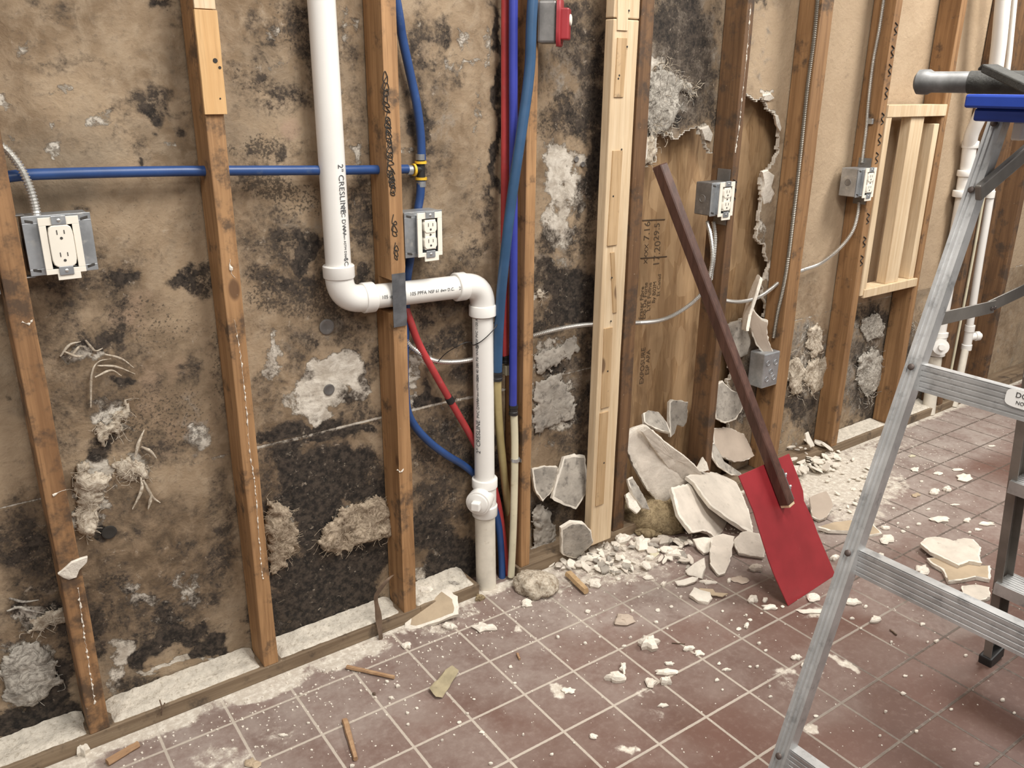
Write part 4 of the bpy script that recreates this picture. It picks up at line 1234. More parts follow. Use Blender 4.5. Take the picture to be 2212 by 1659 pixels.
cO1 = W(131, 527, -.002)
br = []
zc1 = cO1.z
for s in (1, -1):
    br.append(MB().obox(Vector((XL[-1] + .046, .012, zc1 + s * .058)), XA, YA, Z_, (.010, .012, .0012)).obox(Vector((XL[-1] + .0368, .02, zc1 + s * .072)), XA, YA, Z_, (.0012, .016, .0155)))
outlet('wide steel outlet box with a rectangular ivory receptacle beside the soiled stud', cO1, .118, .112, .052, 'decora', bracket=br)
cO2 = W(915, 505, -.004)
outlet('steel outlet box with a round-faced duplex receptacle beside the scribbled stud', cO2, .106, .110, .054, 'duplex', dev_dx=.008)
cO3 = W(1550, 430, .0)
b3 = [MB().obox(Vector((XL[4] - .002, .03, cO3.z + s * .068)), XA, YA, Z_, (.0012, .026, .020)) for s in (1, -1)]
outlet('steel outlet box with two conduits below, in the broken-out bay', Vector((XL[4] - .047, -.002, cO3.z)), .092, .104, .062, 'duplex', bracket=b3, side_mat='steel_dark', dev_dx=.010)
cO4 = W(1868, 394, .0)
b4 = [MB().obox(Vector((XL[6] - .002, .03, cO4.z + s * .066)), XA, YA, Z_, (.0012, .026, .018)) for s in (1, -1)]
outlet('steel outlet box with a chipped receptacle beside the fresh pine frame', Vector((XL[6] - .042, -.002, cO4.z)), .092, .104, .066, 'duplex', bracket=b4, dev_dx=.010, side_mat='steel')
# connectors where conduits enter (parts of no box: screwed on the conduits' boxes)
# second box on the hidden side of the first stud: only its bracket and cover edge show
t = thing('junction_box', 'steel box edge peeping from the hidden side of the soiled stud', 'junction box', W(-10, 560, .01))
build('cover_edge', MB().box((XL[-1] - .075, -.002, W(0, 585, 0).z), (XL[-1] - .012, .05, W(0, 520, 0).z)), M['steel'], t, bevel=.002)
build('mounting_bracket', MB().box((XL[-1] - .05, .0, W(5, 603, 0).z - .001), (XL[-1] - .006, .03, W(5, 603, 0).z + .001)).box((XL[-1] - .008, .0, W(5, 635, 0).z), (XL[-1] - .006, .03, W(5, 603, 0).z)), M['steel_dark'], t)

# empty junction box on the amber stud
cj = W(1640, 800, .01)
t = thing('junction_box', 'blank steel junction box low on the amber stud', 'junction box', cj)
x1 = XL[5] - .003
x0 = x1 - .088
zt_, zb_ = W(1655, 765, .0).z, W(1655, 836, .0).z
build('steel_body', MB().box((x0, -.004, zb_), (x1, .062, zt_)), M['steel'], t, bevel=.004)
for (fx_, fz_) in ((.25, .72), (.5, .45), (.75, .7), (.72, .25), (.28, .25)):
    build('knockout', MB().lathe((x0 + (x1 - x0) * fx_, -.0045, zb_ + (zt_ - zb_) * fz_), (0, -1, 0), [(0, .0105), (.0014, .0100), (.0014, .0085), (.0003, .008)], 18), M['steel'], t, 40)

# red-faced device at the top
cr = W(1172, 50, -.005)
cr.x = XL[2] + .062
t = thing('alarm_box', 'grey steel box with a red cover plate beside the narrow stud', 'alarm', cr)
nd = Vector((.70, -.71, 0)).normalized()
sx_ = Vector((-nd.y, nd.x, 0))
z0_, z1_ = W(1172, 94, -.005).z, W(1172, 2, -.005).z
zc_ = (z0_ + z1_) / 2
hh_ = (z1_ - z0_) / 2
base = Vector((cr.x, -.012, zc_))
build('grey_body', MB().obox(base - nd * .006, nd, sx_, Z_, (.024, .030, hh_)), M['steel_dark'], t, bevel=.006)
bp_ = []
for k in range(20):
    a = 2 * math.pi * k / 20
    bp_.append(base + nd * .018 + sx_ * max(-.040, min(.040, math.cos(a) * .050)) + Z_ * max(-hh_ * 1.15, min(hh_ * 1.15, math.sin(a) * hh_ * 1.45)))
build('red_cover', MB().ring_loft([bp_, [p_ + nd * .007 for p_ in bp_], [(p_ - base) * .92 + base + nd * .012 for p_ in bp_]]), M['red_paint'], t, 40)
build('red_flap', MB().obox(base + nd * .034 - Z_ * .004, nd, sx_, Z_, (.014, .026, hh_ * .75)), M['red_paint'], t, bevel=.004)
build('white_lens', MB().lathe(base + nd * .047 + Z_ * .006, nd, [(0, .014), (.004, .013), (.006, .008)], 20), M['ivory'], t, 40)
build('mounting_bracket', MB().obox(base + nd * -.01 + Z_ * (hh_ + .012), nd, sx_, Z_, (.016, .012, .014)), M['steel_dark'], t, bevel=.001)

# ------------------------------------------------------------------ fresh pine frame between two amber studs
XF0, XF1 = 1.908, 2.318
zt0, zt1 = W(1980, 226, 0).z, W(1980, 252, 0).z
zb0 = W(1925, 612, 0).z
fr = thing('pine_blocking', 'fresh pine blocking frame with two uprights inside, between amber studs', 'wooden frame', Vector(((XF0 + XF1) / 2, .03, zb0 - .05)))
build('side_rail', board((XF0, -.004, zb0 - .024), (XF0 + .036, .060, zt1), 81, 6, .0006), M['pine_new'], fr, bevel=.002)
build('top_rail', MB().box((XF0, -.006, zt1), (XF1, .062, zt0)), M['pine_new'], fr, bevel=.002)
build('bottom_rail', MB().box((XF0 + .02, -.008, zb0 - .034), (XF1 - .005, .062, zb0)), M['pine_new'], fr, bevel=.002)
sx0, sx1 = W(1968, 262, .004).x, W(1996, 262, .004).x
build('upright', board((sx0, .004, zb0), (sx1, .045, zt1 - .001), 82, 6, .0006, (0, 0)), M['pine_new'], fr, bevel=.002)
build('upright', board((XF1 - .058, .002, zb0), (XF1 - .022, .066, W(2010, 268, 0).z), 83, 6, .0006), M['pine_new'], fr, bevel=.002)

# ------------------------------------------------------------------ white pipes beyond the ladder
dp = thing('drain_pipe', 'white plastic drain pipe with couplings behind the ladder rail', 'pipe', G(2003, 893, 0))
YP2 = .045
dn = [rise(W(2174, -60, -.035), W(2167, 0, -.035)), W(2167, 0, -.035), W(2156, 110, -.032), W(2142, 195, -.02), W(2116, 252, .01), W(2099, 290, .035), W(2094, 320, YP2), W(2088, 372, YP2)]
build('offset_pipe', MB().tube(spline(dn, .012), .028, 24), M['pvc'], dp, 50)
dl = [W(2088, 372, YP2), W(2029, 722, YP2)]
build('long_pipe', MB().tube(dl, .0275, 24), M['pvc'], dp, 50)
dax = (dl[1] - dl[0]).normalized()
for (px, py, r, l) in ((2096, 312, .0335, .030), (2086, 374, .0345, .026), (2084, 396, .031, .10), (2076, 418, .0345, .028)):
    c = W(px, py, YP2)
    build('coupling', MB().lathe(c - dax * l / 2, dax, [(0, .028), (.001, r - .001), (.003, r), (l - .003, r), (l - .001, r - .001), (l, .028)], 26), M['pvc'], dp, 40)
tz = W(2024, 745, YP2)
tee = build('tee_fitting', MB().lathe(W(2031, 716, YP2), (dl[1] - dl[0]), [(0, .028), (.001, .036), (.022, .036), (.024, .033), (.085, .033), (.087, .037), (.112, .037), (.113, .028)], 26), M['pvc'], dp, 40)
pd2 = Vector((-.75, -.62, .15)).normalized()
build('cleanout_plug', MB().lathe(tz, pd2, [(0, .030), (.052, .030), (.053, .035), (.078, .035), (.079, .026), (.079, .014), (.098, .013)], 24), M['pvc'], tee, 40)
build('foot_pipe', MB().tube([W(2021, 770, YP2), Vector((G(2003, 893, 0).x, .02, 0.0))], .0285, 24), M['pvc_dusty'], dp, 50)
s2p = thing('vent_pipe', 'thinner white pipe with a side plug, past the drain behind the ladder', 'pipe', G(2066, 878, 0))
Y3 = .03
build('long_pipe', MB().tube(spline([W(2128, 370, .06), W(2137, 398, .04), W(2139, 425, Y3), W(2115, 570, Y3), W(2090, 735, Y3)], .02), .0165, 20), M['pvc'], s2p, 50)
c = W(2140, 412, Y3)
build('coupling', MB().lathe(c, (W(2115, 570, Y3) - W(2139, 425, Y3)), [(0, .016), (.001, .0205), (.030, .0205), (.031, .016)], 22), M['pvc'], s2p, 40)
wy = build('wye_fitting', MB().lathe(W(2096, 702, Y3), (W(2066, 878, Y3) - W(2096, 702, Y3)), [(0, .017), (.001, .0225), (.030, .0225), (.032, .020), (.095, .020), (.097, .0235), (.122, .0235), (.123, .017)], 22), M['pvc'], s2p, 40)
build('side_plug', MB().lathe(W(2093, 728, Y3), Vector((.85, -.5, .1)).normalized(), [(0, .018), (.030, .018), (.031, .0225), (.050, .0225), (.051, .014), (.060, .013)], 20), M['pvc'], wy, 40)
build('foot_pipe', MB().tube([W(2085, 755, Y3), Vector((G(2066, 880, 0).x, .0, 0.0))], .0172, 20), M['pvc_dusty'], s2p, 50)
rd = build('thin_pipe', MB().tube(spline([W(2150, 290, .035), W(2126, 420, .035), W(2095, 590, .03), W(2043, 858, .02)], .03), .0062, 10), M['cream'], None, 60)
tag(rd, 'pencil-thin cream pipe between the two white pipes behind the ladder', 'pipe')
rd = build('thin_pipe', MB().tube([rise(W(2197, -60, -.03), W(2180, 120, -.03)), W(2180, 120, -.03), W(2168, 215, -.03)], .011, 12), M['pvc'], None, 60)
tag(rd, 'slim white pipe above the ladder tray, beside the wide drain', 'pipe')
# plywood backing in the far bays
pw = build('brown_board', MB().box((2.752, .0775, .05), (3.10, .0865, 1.9)), M['stud_dark'])
tag(pw, 'brown board filling the last bay, seen over the spreader bar', 'board')

# ------------------------------------------------------------------ step ladder
LB, LT = W(1690, 1632, -1.10), W(2153, 272, -1.05)
ld = (LT - LB).normalized()
foot = LB - ld * (LB.z / ld.z)
topz = 1.405
topp = LB + ld * ((topz - LB.z) / ld.z)
lad = thing('step_ladder', 'aluminium step ladder with a blue top tray', 'ladder', Vector((.6, -1.3, 0)))
RW = 0.56        # width of the ladder at its foot; it runs off towards the viewer
ldn = Vector((ld.z, 0, -ld.x)).normalized()        # depth direction of the rail (points +x)
lds = ldn.cross(ld).normalized()


def rail(name, a, b, mat, hw=.0135, dep=.010, parent=lad, ribs=True):
    d = (b - a).normalized()
    n = Vector((d.z, 0, -d.x)).normalized()
    s = n.cross(d).normalized()
    prof = [(-hw, 0), (-hw, -dep)]
    if ribs:
        prof += [(-hw * .62, -dep), (-hw * .52, -dep * .72), (-hw * .12, -dep * .72), (0, -dep), (hw * .12, -dep * .72), (hw * .52, -dep * .72), (hw * .62, -dep)]
    prof += [(hw, -dep), (hw, dep * 1.6), (hw - .003, dep * 1.6), (hw - .003, 0)]
    rings = [[p_ + s * u_ + n * v_ for u_, v_ in prof] for p_ in (a, b)]
    return build(name, MB().ring_loft(rings), mat, parent)


far_off = Vector((0, -RW, 0))
r1 = rail('rear_rail', foot, topp, M['alu'])
r2 = rail('rear_rail', foot + far_off, topp + far_off * .82, M['alu'])
for (px, py) in ((1690, 1632), (1837, 1195), (1972, 795), (2104, 415), (2153, 272)):
    q = W(px, py, -1.075)
    t_ = ((LB + ld * 0) - CAM)
    pp = LB + ld * ((P3(px, py, LB, ldn) - LB).dot(ld))
    build('rivet', MB().lathe(pp - ldn * .0125, -ldn, [(0, .0062), (.0012, .0060), (.0024, .004), (.003, .001)], 16), M['rivet'], r1, 50)


def cross_bar(a, b, parent=lad, hh=.0245, mat=M['alu'], label=None):
    """ribbed strip between the two rails, its lip turned in at the top"""
    d = (b - a).normalized()
    n = Vector((-1, 0, 0.10)).normalized()
    n = (n - d * n.dot(d)).normalized()
    u = d.cross(n)
    if u.z < 0:
        u = -u
    prof = [(-hh, 0)]
    k = 5
    for i in range(k):
        z0 = -hh + (2 * hh) * i / k
        z1 = -hh + (2 * hh) * (i + 1) / k
        prof += [(z0 + .0008, .0030), (z1 - .0028, .0030), (z1 - .0020, .0012), (z1 - .0004, .0012)]
    prof += [(hh, .003), (hh, -.020), (hh - .002, -.020), (hh - .002, -.001), (-hh + .002, -.001), (-hh + .002, -.012), (-hh, -.012)]
    return build('cross_bar', MB().ring_loft([[p_ + u * z_ + n * y_ for z_, y_ in prof] for p_ in (a, b)]), mat, parent)


bars = []
for i, (px, py) in enumerate(((1702, 1640), (1848, 1212), (1986, 815))):
    a = P3(px, py, LB + ldn * .008, ldn)
    bars.append(cross_bar(a + Vector((0, .012, 0)), a + far_off * (1 - .06 * i)))
# sticker on the upper bar
sb = bars[2]
a = P3(2203, 852, LB - ldn * .0005 + ldn * .004, ldn)
stn = Vector((-1, 0, .10)).normalized()
sa = Vector((0, -1, 0))
su = sa.cross(stn)
su = su if su.z > 0 else -su
aa = P3(1986, 815, LB + ldn * .008, ldn)
n_ = stn
pt = P3(2216, 866, aa + n_ * .0040, n_)
pts = [pt + sa * (math.copysign(abs(math.cos(k * math.pi / 14)) ** .5, math.cos(k * math.pi / 14)) * .032) + su * (math.copysign(abs(math.sin(k * math.pi / 14)) ** .5, math.sin(k * math.pi / 14)) * .0155) for k in range(28)]
stk = build('sticker', MB().ring_loft([[q - n_ * .0006 for q in pts], [q + n_ * .0004 for q in pts]]), M['sticker'], sb)
letters('sticker_print', 'DO NOT', .0125, pt - sa * .017 + su * .0055 + n_ * .0008, sa, su, M['ink'], stk)
letters('sticker_print', 'NO STEP', .0085, pt - sa * .014 - su * .0070 + n_ * .0008, sa, su, M['ink'], stk)

# climbing side: rails and treads
FB = G(2140, 1425, 0.0)
FB.z = .0
kz = 1.40
FT = Vector((.785, FB.y - .015, kz))
fd = (FT - FB).normalized()


def front_rail(off):
    a, b = FB + off, FT + off * .82
    d = (b - a).normalized()
    n = Vector((-d.z, 0, d.x)).normalized()
    s = Vector((0, 1, 0))
    prof = [(.008, -.030), (.008, .030), (-.012, .030), (-.012, .027), (.005, .027), (.005, -.027), (-.012, -.027), (-.012, -.030)]
    o = build('front_rail', MB().ring_loft([[p_ + s * y_ + n * x_ for y_, x_ in prof] for p_ in (a + d * .012, b)]), M['alu_dark'], lad)
    build('rubber_foot', MB().obox(a + d * .016, n, s, d, (.036, .017, .017)), M['black'], o, bevel=.004)
    return o


front_rail(Vector())
front_rail(far_off)
for i in range(4):
    z = .275 + i * .30
    p_ = FB + fd * (z / fd.z)
    L_ = RW * (1 - .045 * i)
    tr = MB()
    tr.box((p_.x - .040, p_.y - L_, p_.z - .003), (p_.x + .040, p_.y + .0, p_.z))
    tr.box((p_.x - .042, p_.y - L_, p_.z - .030), (p_.x - .039, p_.y + .0, p_.z + .001))
    tr.box((p_.x + .039, p_.y - L_, p_.z - .030), (p_.x + .042, p_.y + .0, p_.z + .001))
    for k in range(7):
        xx = p_.x - .033 + k * .011
        tr.box((xx - .0025, p_.y - L_, p_.z - .001), (xx + .0025, p_.y, p_.z + .0012))
    build('tread', tr, M['alu_dark'] if i > 5 else M['alu'], lad)
# spreader bar, brace under the tray
sp0 = P3(2026, 691, LB + lds * .0, Vector((0, 1, 0)))
sp0 = W(2030, 689, sp0.y + .024)
sp1 = W(2148, 662, sp0.y)
sp2 = W(2260, 604, sp0.y)
strip = lambda a, b, h, t_: MB().obox((a + b) / 2, (b - a).normalized(), Vector((0, 1, 0)), (b - a).normalized().cross(Vector((0, 1, 0))), ((b - a).length / 2, t_, h))
spb = build('spreader_bar', strip(sp0, sp1, .0125, .0016), M['alu_dark'], lad, bevel=.001)
build('spreader_bar', strip(sp1 + Vector((-.02, .004, 0)), sp2, .0125, .0016), M['alu_dark'], lad, bevel=.001)
for t_ in (.2, .8):
    build('rivet', MB().lathe(sp1 + Vector((-.018 * t_, -.003, -.002)), (0, -1, 0), [(0, .004), (.002, .0035), (.003, .001)], 12), M['rivet'], spb, 40)
b0, b1 = W(2112, 418, -1.075), W(2250, 300, -1.075)
build('brace', strip(b0, b1, .0145, .006), M['alu_dark'], lad, bevel=.003)
# top tray
ty0 = W(2085, 205, -1.045)
tray = MB()
zt_ = W(2085, 203, -1.045).z
zm_ = W(2085, 233, -1.045).z
zb_ = W(2108, 260, -1.045).z
x0 = ty0.x
tray.box((x0, -1.72, zm_), (x0 + .26, -1.045, zt_))
tray.box((x0 + .012, -1.70, zb_), (x0 + .24, -1.058, zm_))
build('top_tray', tray, M['tray'], lad, bevel=.004)
q0, q1 = W(2181, 303, -1.095), W(2290, 262, -1.095)
build('top_bracket', MB().box((q0.x, -1.112, q0.z), (q1.x, -1.095, zb_ - .001)), M['paint_white'], lad, bevel=.003)

# tube with a dark grip lying on the tray
tb0 = W(2040, 181, -1.075)
tr_ = .0168
ty = Vector((tb0.x, -1.075, zt_ + tr_ + .001))
tend = Vector((ty.x + .085, -1.52, ty.z))
td = (tend - ty).normalized()
tool = thing('handled_tube', 'grey tube with a black rubber grip lying across the blue ladder tray', 'tool', ty - Vector((0, 0, tr_)))
MATS['grey_tube'] = plain('scuffed_grey_tube', (0.17, 0.17, 0.168), 0.5, 0.2, var=0.35, scale=22)
build('grey_tube', MB().lathe(ty - td * .03, td, [(-.014, .001), (-.0135, .012), (-.009, .0185), (-.002, tr_ + .0022), (.006, tr_ + .0022), (.012, tr_ - .001), (.10, tr_ - .001)], 30), M['grey_tube'], tool, 50)
build('rubber_grip', MB().lathe(ty + td * .035, td, [(0, .012), (.001, tr_), (.44, tr_), (.441, .012)], 30), M['rubber'], tool, 50)
k0, k1 = W(2142, 150, -1.16), W(2262, 206, -1.30)
kd = (k1 - k0).normalized()
tl = thing('pry_bar', 'flat black bar resting aslant over the rubber-gripped tube', 'tool', k1 - Vector((0, 0, .02)))
side = Vector((0, 0, 1)).cross(kd).normalized()
upk = kd.cross(side)
build('bar', MB().obox((k0 + k1) / 2, kd, side, upk, ((k1 - k0).length / 2 + .01, .011, .006)), M['rubber'], tl, bevel=.002)
build('claw', MB().prism([k0 - kd * .01 + side * .011 + upk * .006, k0 - kd * .01 - side * .011 + upk * .006, k0 - kd * .028 - side * .009 - upk * .002, k0 - kd * .028 + side * .009 - upk * .002], upk * -.004), M['rubber'], tl, bevel=.001)

# ------------------------------------------------------------------ red scraper
BL, BR, TP = G(1703, 1310), G(1805, 1242), W(1420, 355, -.028)
nrm = (BR - BL).cross(TP - BL).normalized()
if nrm.dot(CAM - BL) < 0:
    nrm = -nrm
BLZ = BL + nrm * 0.0
scr = thing('scraper', 'big red metal scraper blade on a dark timber handle leaning on the wall', 'scraper', (BL + BR) / 2)
bo = [(1703, 1309), (1805, 1242), (1766, 1150), (1756, 1122), (1737, 1082), (1735, 1060), (1728, 1040), (1705, 980), (1596, 1028), (1628, 1105), (1660, 1208), (1672, 1240)]
build('blade', MB().prism([P3(a, b, BL, nrm) for a, b in bo], -nrm * .0035), M['red_paint'], scr, bevel=.0006)
hl = lambda px, py: P3(px, py, BL + nrm * .001, nrm)
hb, ht = hl(1688, 1090), hl(1413, 362)
hd = (ht - hb).normalized()
hs = hd.cross(nrm).normalized()
if hs.x < 0:
    hs = -hs
HW, HT = .0165, .034
build('handle', MB().obox((hb + ht) / 2 + nrm * (HT / 2 + .001) + hs * .004, hs, nrm, hd, (HW, HT / 2, (ht - hb).length / 2)), M['handle'], scr, bevel=.003, seg=1)
build('handle_end', MB().obox(hb + nrm * (HT / 2 + .001) + hs * .004 - hd * .003, hs, nrm, hd, (HW * .9, HT / 2 * .9, .004)), M['pine_new'], scr, bevel=.001)
pl_ = build('clamp_plate', MB().obox(hb + hd * .055 + nrm * (HT / 2 + .001) + hs * (HW + .006), hs, nrm, hd, (.0016, HT / 2 * .9, .050)), M['steel_dark'], scr, bevel=.001)
for dz in (.038, .078):
    c = hb + hd * dz + nrm * (HT * .55) + hs * (HW + .0075)
    bt = build('bolt', MB().lathe(c, hs, [(0, .0085), (.005, .0085), (.0055, .0042), (.024, .0042), (.025, .0030)], 14), M['conduit'], scr, 40)
    build('nut', MB().lathe(c + hs * .0056, hs, [(0, .0092), (.0065, .0092)], 6), M['steel'], bt)

# ------------------------------------------------------------------ broken drywall, chips and flakes
def rough_outline(pts, rnd, amp, step):
    out = []
    n = len(pts)
    for i in range(n):
        a, b = pts[i], pts[(i + 1) % n]
        k = max(1, int((b - a).length / step))
        for j in range(k):
            p = a.lerp(b, j / k)
            out.append(p + Vector((rnd.uniform(-1, 1), rnd.uniform(-1, 1), rnd.uniform(-1, 1))) * amp)
    return out


def slab(name, label, cat, outline, plane, th, face='slabpaper', edge='gypsum', seed=0, amp=.0022, step=.010, inset=.93, bulge=.0015, group=None, curl=0.0):
    """a broken piece of board lying in the plane through three of its points"""
    rnd = random.Random(seed)
    q = []
    for (px, py, k, val) in plane:
        q.append(W(px, py, val) if k == 'y' else G(px, py, val))
    n = (q[1] - q[0]).cross(q[2] - q[0]).normalized()
    if n.dot(CAM - q[0]) < 0:
        n = -n
    pts = [P3(a, b, q[0], n) for a, b in outline]
    c = sum(pts, Vector()) / len(pts)
    R = max((p - c).length for p in pts)
    o = rough_outline(pts, rnd, amp, step)
    o = [p - n * (p - q[0]).dot(n) + n * (curl * ((p - c).length / R) ** 2 + rnd.uniform(-.6, .2) * amp) for p in o]
    mb = MB()
    m = len(o)
    base_o = rough_outline(pts, random.Random(seed + 99), 0.0, step)
    ex_ = (pts[1] - pts[0]).normalized()
    ey_ = n.cross(ex_)

    def hgt(p_, r_):
        x_, y_ = p_.dot(ex_), p_.dot(ey_)
        f1 = float(fbm(np.array([x_ * 28 + seed]), np.array([y_ * 28]), seed, 4)[0])
        return n * (bulge * (f1 * 2 - .35) + curl * r_ * r_)
    rim_s = [inset + .05 * (float(fbm(np.array([p_.x * 40.]), np.array([p_.z * 40. + p_.y * 40]), seed + 4, 3)[0]) - .5) * 2 for p_ in base_o]
    inner = []
    for f_ in (1.0, .82, .62, .40, .18):
        inner.append([c + (p_ - c) * (rs * f_) + hgt(c + (p_ - c) * (rs * f_), (p_ - c).length / R * rs * f_) + n * .0006 for p_, rs in zip(base_o, rim_s)])
    back = [c + (p_ - c) * .975 - n * (th - curl * ((p_ - c).length / R) ** 2) for p_ in base_o]
    b = len(mb.v)
    mb.v += back + o
    for g_ in inner:
        mb.v += g_
    mb.v.append(c + hgt(c, 0))
    nr = 2 + len(inner)
    for r_ in range(nr - 1):
        mb.cur = 1 if r_ < 2 else 0
        for k in range(m):
            a_ = b + r_ * m + k
            e_ = b + r_ * m + (k + 1) % m
            mb.quad((a_, e_, e_ + m, a_ + m))
    mb.cur = 0
    for k in range(m):
        mb.quad((b + (nr - 1) * m + k, b + (nr - 1) * m + (k + 1) % m, b + nr * m))
    mb.cur = 1
    mb.quad([b + k for k in range(m)][::-1])
    ob = build(name, mb, [M[face], M[edge]], None, 35)
    return tag(ob, label, cat, group)


def chip(label, px, py, w_, h_, th=.008, seed=0, mat='gypsum', group=None, z=0.0, name='plaster_chip', cat='plaster chip', tilt=0.0, pts=13):
    rnd = random.Random(seed * 7 + 13)
    c = G(px, py + h_ * .22, z)
    ex = (G(px + 1, py, z) - G(px, py, z))
    ey = (G(px, py + 1, z) - G(px, py, z))
    hx = ex * (w_ / 2)
    hy = ey * max(h_ / 2 - th * 260, h_ * .28)
    rad = [rnd.uniform(.52, 1.18) for _ in range(pts)]
    ph = rnd.uniform(0, 6.28)
    ring = lambda s, z_, jz: [c + hx * (math.cos(ph + 6.2832 * k / pts) * rad[k] * s) + hy * (math.sin(ph + 6.2832 * k / pts) * rad[k] * s) + Vector((0, 0, z_ + rnd.uniform(0, jz) + tilt * math.cos(ph + 6.2832 * k / pts) * s)) for k in range(pts)]
    lift = abs(tilt)
    mb = MB()
    mb.ring_loft([ring(.86, .0004 + lift, 0), ring(1.0, th * .45 + lift, th * .2), ring(.82, th * .85 + lift, th * .25), ring(.38, th * .95 + lift, th * .35)])
    o = build(name, mb, M[mat], None)
    return tag(o, label, cat, group)


slab('drywall_slab', 'long dusty drywall slab sliding down from beside the fresh pine board', 'drywall piece', [(1355, 935), (1376, 924), (1398, 917), (1440, 955), (1470, 978), (1500, 1001), (1522, 1030), (1500, 1042), (1455, 1060), (1442, 1098), (1420, 1082), (1398, 1056), (1372, 1010), (1358, 975)],
     [(1358, 940, 'y', .02), (1500, 1003, 'y', .0), (1441, 1096, 'z', .06)], .016, seed=1, curl=-.012, bulge=.004)
slab('drywall_slab', 'cream torn drywall layer lying on top of the long dusty slab', 'drywall piece', [(1384, 930), (1400, 922), (1440, 957), (1472, 980), (1500, 1003), (1524, 1032), (1500, 1044), (1468, 1044), (1446, 1016), (1418, 980)],
     [(1390, 930, 'y', -.004), (1500, 1003, 'y', -.018), (1470, 1043, 'z', .128)], .012, seed=71, curl=-.006, bulge=.004, amp=.003)
slab('drywall_slab', 'lowest pale drywall slab of the leaning stack beside the red blade', 'drywall piece', [(1453, 1051), (1475, 1046), (1497, 1040), (1520, 1071), (1536, 1093), (1560, 1110), (1578, 1126), (1576, 1140), (1562, 1150), (1547, 1162), (1536, 1151), (1520, 1146), (1497, 1148), (1483, 1130), (1468, 1108)],
     [(1460, 1050, 'y', -.05), (1515, 1066, 'y', -.055), (1545, 1160, 'z', .012)], .014, seed=2, curl=-.008)
slab('drywall_slab', 'pale drywall slab tucked behind the red blade edge', 'drywall piece', [(1484, 1026), (1500, 1022), (1514, 1016), (1550, 1019), (1575, 1028), (1594, 1037), (1608, 1072), (1622, 1110), (1632, 1150), (1610, 1140), (1586, 1126), (1560, 1108), (1536, 1090), (1514, 1062), (1500, 1040)],
     [(1490, 1026, 'y', -.02), (1590, 1037, 'y', -.03), (1628, 1148, 'z', .02)], .014, seed=3, curl=-.01)
slab('drywall_rind', 'dark-edged drywall layer under the side of the long dusty slab', 'drywall piece', [(1356, 1035), (1366, 1030), (1394, 1078), (1404, 1102), (1388, 1098), (1366, 1068)], [(1356, 1035, 'y', -.004), (1394, 1078, 'y', -.03), (1404, 1102, 'y', -.045)], .010, 'gypsum_grey', seed=91)
slab('drywall_rind', 'chalky drywall crust wedged between insulation and fresh pine board', 'drywall piece', [(1352, 1068), (1364, 1062), (1384, 1100), (1376, 1110), (1360, 1096)], [(1352, 1068, 'y', -.012), (1384, 1100, 'y', -.045), (1360, 1096, 'y', -.035)], .010, 'gypsum', seed=92)
slab('drywall_shard', 'pointed white drywall shard sticking up between the leaning slabs', 'drywall piece', [(1502, 1018), (1510, 1004), (1518, 988), (1527, 1000), (1531, 1016), (1518, 1020)], [(1502, 1018, 'y', -.015), (1518, 988, 'y', -.005), (1531, 1016, 'y', -.02)], .006, 'gypsum', seed=4)
slab('drywall_slab', 'taupe drywall slab with white flecks standing behind the scraper handle', 'drywall piece', [(1539, 926), (1570, 922), (1608, 938), (1618, 960), (1630, 985), (1608, 996), (1586, 998), (1558, 986), (1542, 960)], [(1539, 926, 'y', .080), (1608, 938, 'y', .075), (1586, 998, 'y', .025)], .013, 'paper_taupe', seed=5, inset=.97)
slab('drywall_slab', 'bent dark-edged drywall strip under the taupe slab', 'drywall piece', [(1534, 958), (1541, 956), (1548, 980), (1570, 1004), (1600, 1022), (1606, 1030), (1580, 1026), (1552, 1008), (1538, 988)], [(1534, 958, 'y', .03), (1548, 985, 'y', .01), (1606, 1030, 'y', -.02)], .006, 'gypsum_grey', seed=6)
slab('drywall_slab', 'grey drywall corner leaning upright in the broken-out bay', 'drywall piece', [(1447, 868), (1453, 862), (1486, 868), (1485, 900), (1483, 913), (1478, 922), (1462, 918), (1456, 938), (1449, 945), (1446, 905)], [(1447, 868, 'y', .10), (1486, 868, 'y', .10), (1456, 940, 'y', .07)], .013, 'gypsum_grey', seed=7)
slab('drywall_slab', 'grey torn drywall piece poking up at the top of the long slab', 'drywall piece', [(1390, 892), (1400, 886), (1424, 890), (1440, 912), (1448, 935), (1428, 930), (1400, 918), (1392, 912)], [(1390, 892, 'y', .09), (1424, 890, 'y', .09), (1440, 930, 'y', .04)], .012, 'gypsum_grey', seed=8)
slab('drywall_slab', 'grey white-edged drywall piece leaning beside the fresh pine board', 'drywall piece', [(1218, 985), (1240, 980), (1264, 984), (1268, 1030), (1265, 1068), (1244, 1100), (1215, 1090), (1192, 1077), (1203, 1035)], [(1218, 985, 'y', .07), (1264, 984, 'y', .06), (1215, 1090, 'y', .02)], .013, 'gypsum_grey', seed=9, inset=.90)
slab('drywall_slab', 'grey drywall piece leaning against the narrow stud', 'drywall piece', [(1149, 1012), (1175, 1006), (1206, 1007), (1202, 1040), (1190, 1064), (1172, 1082), (1156, 1060)], [(1149, 1012, 'y', .08), (1206, 1007, 'y', .075), (1172, 1082, 'y', .04)], .012, 'gypsum_grey', seed=10, inset=.92)
slab('drywall_slab', 'dark soiled drywall slab at the foot of the fresh pine board', 'drywall piece', [(1212, 1142), (1235, 1128), (1262, 1130), (1276, 1146), (1282, 1172), (1265, 1190), (1246, 1206), (1226, 1204), (1213, 1198)], [(1212, 1142, 'y', -.04), (1276, 1146, 'y', -.05), (1246, 1206, 'z', .012)], .014, 'gypsum_grey', seed=11, inset=.93)
